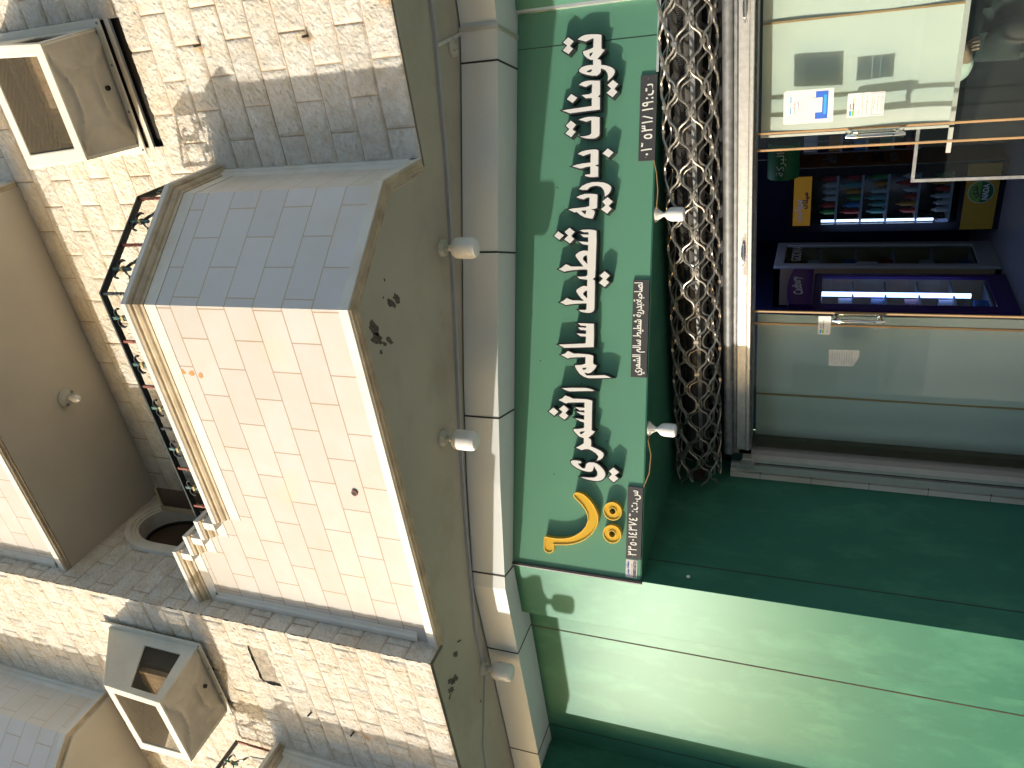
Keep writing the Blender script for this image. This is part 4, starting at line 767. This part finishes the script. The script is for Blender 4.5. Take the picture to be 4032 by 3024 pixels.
# bottom bar of the grille with pull handles
BB = MB(); BB.box(-3.40, 0.5, 4.862, 4.90, 2.040, 2.125); BB.box(-3.40, 0.5, 4.852, 4.863, 2.040, 2.058); BB.box(-3.40, 0.5, 4.856, 4.863, 2.064, 2.068)
bbar = BB.build('bottom_bar', M['galv'], RG, bevel=0.002)
MB().box(-3.40, 0.5, 4.87, 4.92, 2.128, 2.150).box(-3.40, 0.5, 4.86, 4.875, 2.133, 2.139).build('bar_channel', M['galv_dark'], RG)
MB().lathe([(0, 0.034), (3.95, 0.034)], (-3.45, 4.885, 2.185), (1, 0, 0), 16).build('bar_tube', M['galv_dark'], RG, smooth=True)
for hx in (-1.865, -0.42):
    h = MB().tube([(hx - 0.065, 4.862, 2.092), (hx - 0.055, 4.835, 2.092), (hx, 4.828, 2.092), (hx + 0.055, 4.835, 2.092), (hx + 0.065, 4.862, 2.092)], [0.007, 0.008, 0.011, 0.008, 0.007], 10).build('pull_handle', M['chrome'], RG, smooth=True)
    for s in (-1, 1):
        MB().lathe([(0, 0.015), (0.004, 0.014)], (hx + s * 0.085, 4.862, 2.092), (0, -1, 0), 16).build('fixing_plate', M['galv'], h)
        MB().lathe([(0.004, 0.007), (0.007, 0.005)], (hx + s * 0.085, 4.862, 2.092), (0, -1, 0), 10).build('fixing_screw', M['galv_dark'], h)
stk = MB().box(-2.02, -1.74, 4.8605, 4.862, 2.066, 2.092).build('maker_sticker', mat('pink_label', (0.50, 0.42, 0.38), 0.6), RG)
text('lettering', ar('الجزار'), (-1.93, 4.860, 2.070), (1, 0, 0), (0, 0, 1), 0.11, 0.022, M['ink_blue'], stk, thick=0.0004, bold=0.001)
MB().box(-2.015, -1.94, 4.8595, 4.8605, 2.078, 2.080).box(-1.81, -1.745, 4.8595, 4.8605, 2.078, 2.080).build('printed_line', M['ink_dark'], stk)
# guide rails at the left
MB().box(-3.62, -3.565, 4.90, 5.0, 0.12, 2.09).build('guide_rail', M['alu'], RG)
MB().box(-3.565, -3.54, 4.93, 5.0, 0.12, 2.09).build('guide_slot', M['seam'], RG)
MB().box(-3.54, -3.512, 4.905, 5.0, 0.12, 2.09).build('guide_rail', M['alu'], RG)
MB().box(-3.56, -3.52, 4.86, 4.90, 2.00, 2.10).build('rail_bracket', M['galv'], RG)
MB().box(-3.60, -3.55, 4.88, 4.90, 2.06, 2.14).build('rail_bracket', M['alu'], RG)

# ---------------------------------------------------------------- glass doors
def leaf(name, lab, x0, x1, y, z0, z1, sealx, hx, group='sliding glass doors'):
    R = thing(name, lab, 'door', group)
    MB().box(x0, x1, y, y + 0.01, z0, z1).build('glass_pane', M['glass'], R)
    for sx in sealx: MB().box(sx - 0.006, sx + 0.006, y - 0.002, y + 0.013, z0, z1).build('edge_seal', M['seal'], R)
    if hx is not None:
        for side in (-1, 1):
            yy = y - 0.05 if side < 0 else y + 0.065; ys = y - 0.002 if side < 0 else y + 0.012
            # oblong grip loop with rounded ends, standing off the glass
            zc, hl, hw = 1.375, 0.145, 0.016
            pts = [(hx, ys, zc + hl - 0.02), (hx, yy, zc + hl)] + [(hx, yy, zc + hl - 2 * hl * t / 10) for t in range(1, 10)] + [(hx, yy, zc - hl), (hx, ys, zc - hl + 0.02)]
            MB().tube(pts, 0.0135, 12).build('pull_handle', M['chrome'], R, smooth=True)
    return R
leaf('glass_door', 'right hand glass door with posters and a chrome handle', -1.262, 0.6, 4.995, 0.12, 2.03, (-1.256, -1.155), -1.188)
leaf('glass_door', 'left hand glass door in the shade with a chrome handle', -3.47, -2.333, 4.995, 0.12, 2.03, (-2.339, -2.43), -2.373)
DF = thing('door_frame', 'brown and grey metal frame round the glass doors', 'door frame')
MB().box(-3.512, -3.47, 4.97, 5.06, 0.12, 2.20).build('jamb', mat('taupe_metal', (0.30, 0.27, 0.26), 0.4, metal=0.3), DF)
MB().box(-3.47, -3.40, 5.02, 5.08, 0.12, 2.20).build('jamb', M['brown'], DF)
MB().box(-3.51, 0.8, 4.97, 5.10, 2.031, 2.12).build('head', M['galv_dark'], DF)
MB().box(-3.51, 0.8, 4.93, 5.10, 0.02, 0.12).build('threshold', M['galv_dark'], DF)
# frosted sheets hung inside behind the glass
def sheet(x0, x1, y, z0, z1, lab, wav, folds):
    n = 60; mb = MB(); vs = []
    for t in (0, 1):
        for i in range(n + 1):
            x = x0 + (x1 - x0) * i / n; yy = y + t * 0.003 + wav * math.sin(i * 0.21) * math.sin(i * 0.077 + 1)
            for j in range(9):
                z = z0 + (z1 - z0) * j / 8; vs.append((x, yy + 0.006 * math.sin(j * 0.9 + i * 0.1), z))
    o2 = (n + 1) * 9; fs = []
    for i in range(n):
        for j in range(8):
            a = i * 9 + j; fs.append((a, a + 9, a + 10, a + 1)); fs.append((o2 + a, o2 + a + 1, o2 + a + 10, o2 + a + 9))
    mb.add(vs, fs)
    R = mb.build('frosted_sheet', M['sheet'], None, smooth=False, label=lab, cat='plastic sheet', group='frosted sheets behind the door glass')
    for p in R.data.polygons: p.use_smooth = True
    for f in folds:
        MB().box(f - 0.006, f + 0.006, y - 0.014, y - 0.008, z0, z1).build('seam_strip', M['seal'], R)
    return R
s1 = sheet(-1.20, 0.7, 5.165, 0.975, 2.02, 'pale green frosted sheet hung behind the right hand door glass, ending at waist height', 0.006, (-0.56,))
MB().box(-1.36, 0.7, 5.145, 5.16, 0.955, 0.98).build('bottom_bar', M['alu'], s1)
MB().box(-1.215, -1.20, 5.145, 5.16, 0.955, 2.02).build('side_strip', M['alu'], s1)
s2 = sheet(-3.46, -2.44, 5.165, 0.14, 2.02, 'grey green frosted sheet hung behind the left hand door glass, full height', 0.012, (-3.085,))
# posters on the glass
YG = 4.9935
pp = [(-1.108, 1.605), (-0.918, 1.610), (-0.918, 1.870), (-0.928, 1.882), (-1.104, 1.879), (-1.108, 1.86)]
PO = MB().prism(pp, pY(YG), -0.001, 0).build('poster', M['paper'], None, label='white A4 notice with a blue printed band taped to the right hand door glass', cat='notice')
MB().box(-1.085, -0.93, YG - 0.0022, YG - 0.0014, 1.637, 1.705).build('printed_band', M['ink_blue'], PO)
MB().box(-1.048, -0.965, YG - 0.0030, YG - 0.0023, 1.668, 1.75).build('blank_square', M['paper'], PO)
MB().box(-1.060, -0.952, YG - 0.0030, YG - 0.0023, 1.645, 1.660).build('printed_bar', M['ink_cyan'], PO)
text('lettering', ar('تسوق الكتروني'), (-1.05, YG - 0.0015, 1.812), (1, 0, 0), (0, 0, 1), 0.075, 0.014, M['ink_dark'], PO, thick=0.0004)
text('lettering', ar('الموحد'), (-1.03, YG - 0.0015, 1.793), (1, 0, 0), (0, 0, 1), 0.05, 0.013, M['ink_blue'], PO, thick=0.0004)
text('lettering', ar('يرجى الدفع'), (-1.04, YG - 0.0015, 1.770), (1, 0, 0), (0, 0, 1), 0.06, 0.011, M['conduit'], PO, thick=0.0004)
for x in (-1.05, -0.985): MB().box(x, x + 0.035, YG - 0.0022, YG - 0.0014, 1.838, 1.844).build('printed_line', M['ink_cyan'], PO)
c1 = MB().box(-1.091, -0.957, YG - 0.001, YG, 1.455, 1.533).build('payment_sticker', M['paper'], None, label='white card payment sticker with blue and green bars on the right hand door', cat='sticker')
def pay_sticker(par, x, z, k):
    MB().box(x + 0.010 * k, x + 0.037 * k, YG - 0.002, YG - 0.0013, z + 0.055 * k, z + 0.067 * k).build('printed_bar', M['ink_cyan'], par)
    MB().box(x + 0.010 * k, x + 0.037 * k, YG - 0.002, YG - 0.0013, z + 0.040 * k, z + 0.052 * k).build('printed_bar', M['ink_lime'], par)
    text('lettering', 'mada', (x + 0.042 * k, YG - 0.0013, z + 0.041 * k), (1, 0, 0), (0, 0, 1), 0.036 * k, 0.010 * k, M['ink_dark'], par, thick=0.0004, bold=0.0008)
    text('lettering', ar('مدى'), (x + 0.045 * k, YG - 0.0013, z + 0.055 * k), (1, 0, 0), (0, 0, 1), 0.030 * k, 0.011 * k, M['ink_dark'], par, thick=0.0004, bold=0.0008)
    text('lettering', 'Pay', (x + 0.020 * k, YG - 0.0013, z + 0.012 * k), (1, 0, 0), (0, 0, 1), 0.015 * k, 0.010 * k, M['ink_dark'], par, thick=0.0004)
    MB().box(x + 0.080 * k, x + 0.105 * k, YG - 0.002, YG - 0.0013, z + 0.042 * k, z + 0.047 * k).build('printed_line', M['ink_lime'], par)
pay_sticker(c1, -1.091, 1.455, 1.0)
c2 = MB().box(-1.090, -0.957, YG - 0.001, YG, 1.411, 1.452).build('sticker', M['paper'], None, label='narrow white sticker with one handwritten line, between the two squarer stickers', cat='sticker')
text('lettering', ar('استغفر الله العظيم'), (-1.075, YG - 0.0013, 1.424), (1, 0, 0), (0, 0, 1), 0.10, 0.012, M['ink_dark'], c2, thick=0.0004)
c3 = MB().box(-1.089, -0.958, YG - 0.001, YG, 1.340, 1.409).build('sticker', M['paper'], None, label='white sticker framed in pink with three lines of script, lowest on the right hand door', cat='sticker')
for i, t in enumerate(('سبحان الله', 'عدد خلقه ورضا نفسه', 'وزنة عرشه')):
    text('lettering', ar(t), (-1.065 + 0.012 * (i == 0), YG - 0.0013, 1.387 - 0.018 * i), (1, 0, 0), (0, 0, 1), 0.085 - 0.02 * (i == 0), 0.011, M['ink_dark'], c3, thick=0.0004)
MB().prism([(-1.084, 1.345), (-0.963, 1.345), (-0.963, 1.404), (-1.084, 1.404)], pY(YG), -0.0018, -0.0012, [[(-1.081, 1.348), (-1.081, 1.401), (-0.966, 1.401), (-0.966, 1.348)]]).build('printed_frame', mat('pink_ink', (0.6, 0.3, 0.35), 0.6), c3)
c4 = MB().box(-2.497, -2.362, YG - 0.001, YG, 1.540, 1.618).build('payment_sticker', M['paper'], None, label='white card payment sticker on the edge of the left hand door', cat='sticker')
pay_sticker(c4, -2.497, 1.540, 1.0)
r1 = MB().prism([(-2.733, 1.537), (-2.609, 1.540), (-2.606, 1.352), (-2.66, 1.350), (-2.724, 1.381), (-2.732, 1.40)], pY(YG), -0.001, 0).build('receipt', M['paper_old'], None, label='torn printed receipt taped to the left hand door glass', cat='receipt')
for i in range(9): MB().box(-2.72 + 0.01 * (i % 3), -2.62 - 0.012 * (i % 2), YG - 0.0018, YG - 0.0012, 1.395 + 0.015 * i, 1.398 + 0.015 * i).build('printed_line', M['conduit'], r1)

# ---------------------------------------------------------------- shop interior
IN = thing('shop_interior', 'dark blue room of the shop seen through the open doorway', 'room')
MB().box(-3.45, -3.40, 5.22, 9.3, 0.15, 3.0).build('side_wall', M['blue_wall'], IN)
MB().box(-3.45, 1.5, 9.25, 9.3, 0.15, 3.0).build('back_wall', M['blue_wall'], IN)
MB().box(1.0, 1.05, 5.22, 9.3, 0.15, 3.0).build('side_wall', M['blue_wall'], IN)
MB().box(-3.45, 1.5, 5.22, 9.3, 2.9, 2.95).build('ceiling', M['blue_wall'], IN)
fl_ = MB().box(-3.45, 1.5, 5.0, 9.3, 0.10, 0.15).build('floor', M['tile'], IN)

def goods_row(parent, x0, x1, y0, y1, z, h, n, seed, along='x'):
    r = random.Random(seed)
    for k in range(n):
        a = x0 + (x1 - x0) * (k + 0.12) / n; b = x0 + (x1 - x0) * (k + 0.88) / n; hh = h * r.uniform(0.6, 1)
        m = GOODS[r.randrange(6)]
        if along == 'x': mb = MB().lathe([(0, (b - a) / 2), (hh * 0.7, (b - a) / 2), (hh * 0.85, (b - a) / 5), (hh, (b - a) / 5)], ((a + b) / 2, y0 + 0.05, z), (0, 0, 1), 8)
        else: mb = MB().box(y0, y1, a, b, z, z + hh)
        mb.build('goods', m, parent)
# upright drinks fridge at the back
F1 = thing('drinks_fridge', 'tall black drinks fridge with orange side panel and lit glass door', 'fridge')
X0, X1, Y0 = -2.79, -2.165, 7.83
MB().box(X0, X1, Y0, Y0 + 0.02, 0.15, 0.50).box(X0, X1, Y0, Y0 + 0.02, 1.93, 1.97).box(X0, X0 + 0.075, Y0, Y0 + 0.02, 0.50, 1.93).box(X1 - 0.075, X1, Y0, Y0 + 0.02, 0.50, 1.93).build('door_frame', M['black'], F1)
MB().box(X0, X0 + 0.01, Y0 + 0.02, Y0 + 0.6, 0.15, 1.97).box(X0, X1, Y0 + 0.6, Y0 + 0.61, 0.15, 1.97).box(X0, X1, Y0 + 0.02, Y0 + 0.6, 1.96, 1.97).build('cabinet', M['black'], F1)
sp_ = MB().box(X1 - 0.01, X1, Y0 + 0.02, Y0 + 0.6, 0.15, 1.97).build('side_panel', M['orange'], F1)
for a_, b_ in ((Y0 + 0.02, Y0 + 0.035), (Y0 + 0.585, Y0 + 0.6)): MB().box(X1, X1 + 0.006, a_, b_, 0.15, 1.98).build('edge_strip', M['shelf'], F1)
text('lettering', '30G', (X1 + 0.002, Y0 + 0.15, 1.13), (0, 1, 0), (0, 0, 1), 0.30, 0.11, M['ink_dark'], sp_, bold=0.01)
text('lettering', 'UP TO', (X1 + 0.002, Y0 + 0.2, 1.30), (0, 1, 0), (0, 0, 1), 0.20, 0.06, M['ink_white'], sp_)
text('lettering', 'PROTEIN', (X1 + 0.002, Y0 + 0.15, 1.02), (0, 1, 0), (0, 0, 1), 0.30, 0.06, M['ink_white'], sp_)
text('lettering', ar('بروتين'), (X1 + 0.002, Y0 + 0.15, 1.55), (0, 1, 0), (0, 0, 1), 0.30, 0.12, M['ink_white'], sp_, bold=0.01)
kp = MB().box(X0 + 0.01, X1 - 0.01, Y0 - 0.012, Y0 - 0.001, 0.20, 0.46).build('kick_panel', mat('yellow_panel', (0.55, 0.33, 0.02), 0.5), F1)
lg = MB().lathe([(0, 0.098), (0.004, 0.098)], (-2.43, Y0 - 0.013, 0.335), (0, -1, 0), 32).build('round_badge', M['greenlogo'], kp)
MB().lathe([(0, 0.104), (0.003, 0.104)], (-2.43, Y0 - 0.0125, 0.335), (0, -1, 0), 32).build('badge_rim', M['ink_white'], kp)
MB().prism([(-2.43 + 0.096 * math.cos(math.pi * k / 16), 0.337 + 0.096 * math.sin(math.pi * k / 16)) for k in range(17)], pY(Y0 - 0.018), -0.002, 0).build('badge_half', M['ink_lime'], kp)
text('lettering', 'NADA', (-2.50, Y0 - 0.019, 0.275), (1, 0, 0), (0, 0, 1), 0.14, 0.045, M['ink_white'], lg, bold=0.004)
text('lettering', ar('ندى'), (-2.48, Y0 - 0.021, 0.345), (1, 0, 0), (0, 0, 1), 0.10, 0.06, M['ink_dark'], lg, bold=0.004)
hp = MB().box(X0 + 0.07, X1 - 0.07, Y0 - 0.012, Y0 - 0.001, 1.76, 1.92).build('header_panel', mat('orange_header', (0.50, 0.26, 0.02), 0.5, emit=(0.5, 0.25, 0.02), es=0.06), F1)
text('lettering', ar('بروتين'), (-2.68, Y0 - 0.013, 1.83), (1, 0, 0), (0, 0, 1), 0.22, 0.07, M['ink_white'], hp, bold=0.005)
text('lettering', ar('ميلك'), (-2.55, Y0 - 0.013, 1.775), (1, 0, 0), (0, 0, 1), 0.16, 0.06, M['ink_dark'], hp, bold=0.005)
MB().tube([(-2.70, Y0 + 0.06, 0.68), (-2.70, Y0 + 0.06, 1.66)], 0.012, 8).build('light_tube', M['tube_w'], F1)
for i, z in enumerate((0.55, 0.82, 1.08, 1.30, 1.52)):
    sh_ = MB().box(X0 + 0.08, X1 - 0.08, Y0 + 0.03, Y0 + 0.5, z, z + 0.02).build('shelf', M['shelf'], F1)
    goods_row(sh_, X0 + 0.14, X1 - 0.09, Y0 + 0.04, Y0 + 0.12, z + 0.02, 0.19, 6, i + 3)
MB().box(X0 + 0.075, X1 - 0.075, Y0 + 0.005, Y0 + 0.009, 0.50, 1.76).build('glass_door', M['glass_far'], F1)
# two coolers against the left wall, facing right
def wall_cooler(name, lab, y0, y1, z0, z1, mc, frame, tube, hdr, gy0, gy1, gz0, gz1):
    R = thing(name, lab, 'cooler'); x = -3.0
    MB().box(x - 0.42, x - 0.38, y0, y1, z0, z1).box(x - 0.40, x, y0, y0 + 0.02, z0, z1).box(x - 0.40, x, y1 - 0.02, y1, z0, z1).box(x - 0.4, x, y0, y1, z0, z0 + 0.05).box(x - 0.4, x, y0, y1, gz1 + 0.03, z1).build('cabinet', mc, R)
    MB().prism([(y0, z0), (y1, z0), (y1, z1), (y0, z1)], pX(x), 0, 0.03, [[(gy0, gz0), (gy0, gz1), (gy1, gz1), (gy1, gz0)]]).build('door_frame', frame, R, bevel=0.008)
    MB().box(x + 0.012, x + 0.016, gy0, gy1, gz0, gz1).build('glass_door', M['glass_far'], R)
    nsh = 5
    for i in range(nsh):
        z = gz0 + (gz1 - gz0) * i / nsh
        s = MB().box(x - 0.36, x - 0.02, gy0, gy1, z, z + 0.015).build('shelf', M['shelf'], R)
        for q in range(2): MB().box(x - 0.15, x - 0.05, gy0 + 0.05 + 0.13 * q, gy0 + 0.16 + 0.13 * q, z + 0.015, z + 0.12).build('goods', GOODS[(i * 2 + q + int(z0 * 10)) % 6], s)
    if tube: MB().tube([(x - 0.03, (gy0 + gy1) / 2 + 0.03, gz0 + 0.14), (x - 0.03, (gy0 + gy1) / 2 + 0.03, gz1 + 0.0)], 0.022, 8).build('light_tube', M['tube'], R)
    return R
W1 = wall_cooler('display_cooler', 'tall white framed chiller with glass door against the left wall of the shop', 7.38, 8.03, 0.15, 2.06, M['cream'], M['grey_w'], False, None, 7.46, 7.95, 0.32, 1.97)
text('lettering', 'GODIVA', (-2.965, 7.50, 1.82), (0, 1, 0), (0, 0, 1), 0.40, 0.09, M['ink_white'], W1)
MB().tube([(-2.965, 7.40, 1.15), (-2.94, 7.40, 1.15), (-2.94, 7.40, 1.32), (-2.965, 7.40, 1.32)], 0.006, 6).build('door_handle', M['grey_w'], W1)
W2 = wall_cooler('display_cooler', 'purple display cooler with a bright blue lit tube behind its glass', 6.42, 7.21, 0.15, 1.68, M['cream'], M['purple'], True, None, 6.54, 7.14, 0.30, 1.61)
hd = MB().prism([(6.42 + 0.79 * k / 10, 1.87 + 0.03 * math.sin(math.pi * k / 10)) for k in range(11)] + [(7.21, 1.69), (6.42, 1.69)], pX(-2.99), 0, 0.06).build('header_panel', M['purple'], W2)
text('lettering', 'Cadbury', (-2.928, 6.62, 1.735), (0, 1, 0.12), (0, 0, 1), 0.40, 0.10, M['ink_white'], hd, bold=0.003)
# green round hanging display and racks
HG = thing('hanging_display', 'green drum shaped hanging advertisement inside the doorway', 'display')
MB().lathe([(0, 0.13), (0.30, 0.13)], (-1.99, 7.0, 1.98), (1, 0.0, 0), 24).build('drum', M['greenlogo'], HG, smooth=True)
text('lettering', ar('البركة'), (-1.95, 6.868, 1.95), (1, 0, 0), (0, 0, 1), 0.2, 0.08, M['ink_white'], HG)
MB().tube([(-1.84, 7.0, 2.10), (-1.84, 7.0, 2.9)], 0.004, 6).build('cord', M['shelf'], HG)
RK = thing('wire_rack', 'tall rack with narrow bright vertical rails behind the door edge', 'rack')
for k in range(7):
    MB().box(-2.04 + 0.055 * k, -2.034 + 0.055 * k, 7.9, 7.906, 0.9 + 0.05 * (k % 3), 1.85).build('rail', M['chrome'], RK)
for k in range(5):
    MB().box(-2.05, -1.70, 7.93, 8.1, 0.85 + 0.22 * k, 0.87 + 0.22 * k).build('shelf', M['shelf'], RK)
    MB().box(-2.03, -1.95 + 0.02 * k, 7.93, 8.0, 0.87 + 0.22 * k, 0.97 + 0.22 * k).build('goods', GOODS[k], RK)
SB = thing('glass_counter', 'low glass counter edge with a pale frame behind the doors', 'counter')
MB().box(-1.62, 0.9, 5.45, 5.475, 1.10, 1.12).box(-1.62, -1.60, 5.45, 5.475, 0.15, 1.10).build('frame', M['galv_dark'], SB)
MB().box(-1.60, 0.9, 5.46, 5.464, 0.15, 1.10).build('glass_panel', M['glass_far'], SB)
MB().box(-1.60, 0.9, 6.25, 6.3, 0.15, 1.06).build('back_board', M['black'], SB)
CT = thing('ceiling_tube', 'bright blue tube light on the shop ceiling glimpsed under the grille', 'light')
MB().tube([(-3.3, 6.9, 2.42), (-2.9, 7.2, 2.42)], 0.025, 8).build('tube', M['tube'], CT)
il = bpy.data.lights.new('shop_tube_light', 'AREA'); il.energy = 1.1; il.size = 0.1; il.size_y = 1.0; il.shape = 'RECTANGLE'; il.color = (0.55, 0.65, 1.0)
ilo = bpy.data.objects.new('shop_tube_light', il); C.objects.link(ilo); ilo.location = (-2.4, 7.0, 2.85)

# ---------------------------------------------------------------- ground and street
def sheet_g(name, x0, x1, y0, y1, z, m): MB().add([(x0, y0, z), (x1, y0, z), (x1, y1, z), (x0, y1, z)], [(0, 1, 2, 3)]).build(name, m, None, kind='structure')
sheet_g('ground', -80, 80, -80, 80, -0.16, M['ground'])
sheet_g('road', -80, 80, -11, -2.2, -0.155, M['road'])
MB().box(-40, 40, -2.2, 5.4, -0.15, 0.0).build('pavement', M['ground'], None, kind='structure')

# houses across the street, behind the camera, added for the door glass reflections
for i, (x0, x1, h, c) in enumerate(((-15.5, -6.2, 7.5, (0.52, 0.48, 0.42)), (-6.0, 4.0, 9.5, (0.56, 0.53, 0.48)), (4.3, 16.0, 7.0, (0.46, 0.42, 0.36)))):
    H_ = thing('opposite_house', ('low sand coloured house across the street, mirrored faintly in the left door', 'tall pale house across the street, mirrored in the right door glass', 'brown house across the street behind the viewer, farthest right')[i], 'house')
    mw = mat('opposite_wall', c, 0.9, vary=0.08)
    MB().box(x0, x1, -22, -14, -0.15, h).build('wall', mw, H_)
    MB().box(x0 - 0.1, x1 + 0.1, -14.12, -13.9, h, h + 0.3).build('parapet', mw, H_)
    k = 0; xx = x0 + 1.2
    while xx < x1 - 1.6:
        for z in (1.0, 4.2):
            if z + 1.5 < h:
                f = MB().box(xx, xx + 1.2, -14.0, -13.96, z, z + 1.4).build('window', M['brown'], H_)
                MB().box(xx - 0.08, xx + 1.28, -13.99, -13.93, z - 0.08, z).build('sill', mw, f)
        xx += 2.8

# ---------------------------------------------------------------- shopkeeper sitting behind the counter glass
def skin_obj(name, verts, edges, radii, root, material, parent, sub=2):
    me = bpy.data.meshes.new(name); me.from_pydata(verts, edges, []); me.materials.append(material)
    o = bpy.data.objects.new(name, me); C.objects.link(o); o.parent = parent
    o.modifiers.new('skin', 'SKIN'); lay = me.skin_vertices[0] if me.skin_vertices else None
    if lay is None:
        import bmesh
        b = bmesh.new(); b.from_mesh(me); b.verts.layers.skin.verify(); b.to_mesh(me); b.free(); lay = me.skin_vertices[0]
    for i, r in enumerate(radii): lay.data[i].radius = r if isinstance(r, tuple) else (r, r); lay.data[i].use_root = (i == root)
    s = o.modifiers.new('sub', 'SUBSURF'); s.levels = sub; s.render_levels = sub
    # bake to plain mesh
    dg = bpy.context.evaluated_depsgraph_get(); nm = bpy.data.meshes.new_from_object(o.evaluated_get(dg)); o.modifiers.clear(); o.data = nm
    for p in nm.polygons: p.use_smooth = True
    return o
PX, PY_, PZ = -0.80, 5.92, 0.15
PR = thing('person', 'person in a pale shirt and dark waistcoat sitting behind the counter glass, arms bent', 'person')
PR.location = (PX, PY_, PZ); PR.rotation_euler = (0, 0, 0.35)
V = [(0, 0, 0.55), (0, 0.01, 0.72), (0, 0, 0.90), (0, 0.01, 1.04), (0, -0.01, 1.12), (0, -0.02, 1.20), (0, -0.03, 1.30),
     (0.10, -0.04, 0.53), (0.12, -0.42, 0.55), (0.12, -0.40, 0.10), (0.12, -0.52, 0.04), (-0.10, -0.04, 0.53), (-0.12, -0.42, 0.55), (-0.12, -0.40, 0.10), (-0.12, -0.52, 0.04),
     (0.19, 0, 1.00), (0.24, 0.03, 0.72), (0.20, -0.20, 0.64), (0.18, -0.28, 0.63),
     (-0.19, 0, 1.00), (-0.25, 0.02, 0.72), (-0.20, -0.20, 0.72), (-0.17, -0.28, 0.74)]
Ed = [(0, 1), (1, 2), (2, 3), (3, 4), (4, 5), (5, 6), (0, 7), (7, 8), (8, 9), (9, 10), (0, 11), (11, 12), (12, 13), (13, 14), (3, 15), (15, 16), (16, 17), (17, 18), (3, 19), (19, 20), (20, 21), (21, 22)]
Rr = [0.13, (0.14, 0.10), (0.15, 0.11), 0.09, 0.055, 0.085, 0.075, 0.085, 0.06, 0.04, 0.035, 0.085, 0.06, 0.04, 0.035, 0.055, 0.042, 0.032, 0.028, 0.055, 0.042, 0.032, 0.028]
hands = []
for base, dx in (((0.18, -0.28, 0.63), 1), ((-0.17, -0.28, 0.74), -1)):
    pi = 18 if dx == 1 else 22
    n0 = len(V); V.append((base[0] - 0.005 * dx, base[1] - 0.05, base[2] - 0.01)); Ed.append((pi, n0)); Rr.append((0.036, 0.018))
    for k, ln in enumerate((0.062, 0.075, 0.070, 0.055)):
        off = (k - 1.5) * 0.018
        a = len(V); V.append((base[0] + off, base[1] - 0.085, base[2] - 0.012)); V.append((base[0] + off * 1.1, base[1] - 0.085 - ln * 0.5, base[2] - 0.028)); V.append((base[0] + off * 1.05, base[1] - 0.085 - ln * 0.75, base[2] - 0.052))
        Ed += [(n0, a), (a, a + 1), (a + 1, a + 2)]; Rr += [0.0095, 0.0085, 0.0075]
    a = len(V); V += [(base[0] - 0.032 * dx, base[1] - 0.045, base[2] - 0.022), (base[0] - 0.040 * dx, base[1] - 0.085, base[2] - 0.04)]
    Ed += [(n0, a), (a, a + 1)]; Rr += [0.011, 0.009]
bod = skin_obj('body', V, Ed, Rr, 0, M['skin'], PR)
skin_obj('shirt', [(0, 0, 0.58), (0, 0.01, 0.75), (0, 0, 0.92), (0, 0.01, 1.05), (0.20, 0, 1.00), (0.25, 0.03, 0.72), (0.205, -0.18, 0.645), (-0.20, 0, 1.00), (-0.26, 0.02, 0.72), (-0.202, -0.18, 0.722)],
              [(0, 1), (1, 2), (2, 3), (3, 4), (4, 5), (5, 6), (3, 7), (7, 8), (8, 9)],
              [(0.17, 0.13), (0.175, 0.125), (0.18, 0.125), (0.075, 0.07), 0.08, 0.07, 0.05, 0.08, 0.07, 0.05], 1, M['thobe'], PR)
skin_obj('waistcoat', [(0, 0.0, 0.54), (0, 0.0, 0.75), (0, -0.0, 0.92), (0, 0.01, 1.00)], [(0, 1), (1, 2), (2, 3)], [(0.205, 0.16), (0.195, 0.145), (0.20, 0.145), (0.13, 0.11)], 0, M['vest'], PR)
skin_obj('trousers', [(0, 0.0, 0.52), (0.11, -0.05, 0.52), (0.12, -0.42, 0.55), (0.12, -0.40, 0.14), (-0.11, -0.05, 0.52), (-0.12, -0.42, 0.55), (-0.12, -0.40, 0.14)], [(0, 1), (1, 2), (2, 3), (0, 4), (4, 5), (5, 6)], [0.14, 0.11, 0.085, 0.07, 0.11, 0.085, 0.07], 0, M['vest'], PR)
skin_obj('hair', [(0, 0.02, 1.26), (0, 0.015, 1.33)], [(0, 1)], [0.088, 0.075], 0, M['hair'], PR)
for s in (-1, 1):
    MB().lathe([(0, 0.009), (0.004, 0.009)], (s * 0.032, -0.105, 1.235), (0, -1, 0), 10).build('eye', M['ink_white'], PR)
    MB().lathe([(0, 0.02), (0.012, 0.015)], (s * 0.088, -0.02, 1.21), (s, 0, 0), 10).build('ear', M['skin'], PR)
MB().add([(0, -0.135, 1.20), (-0.016, -0.10, 1.195), (0.016, -0.10, 1.195), (0, -0.10, 1.245)], [(0, 1, 2), (0, 2, 3), (0, 3, 1), (1, 3, 2)]).build('nose', M['skin'], PR)
MB().box(-0.022, 0.022, -0.108, -0.10, 1.165, 1.172).build('mouth', M['ink_red'], PR)

ST = thing('stool', 'plain black stool under the seated person behind the counter', 'stool')
MB().lathe([(0, 0.17), (0.04, 0.17)], (PX, PY_, 0.585), (0, 0, -1), 20).build('seat', M['black'], ST)
for a in range(4):
    MB().tube([(PX + 0.12 * math.cos(a * 1.571 + 0.8), PY_ + 0.12 * math.sin(a * 1.571 + 0.8), 0.545), (PX + 0.16 * math.cos(a * 1.571 + 0.8), PY_ + 0.16 * math.sin(a * 1.571 + 0.8), 0.15)], 0.012, 6).build('leg', M['black'], ST)
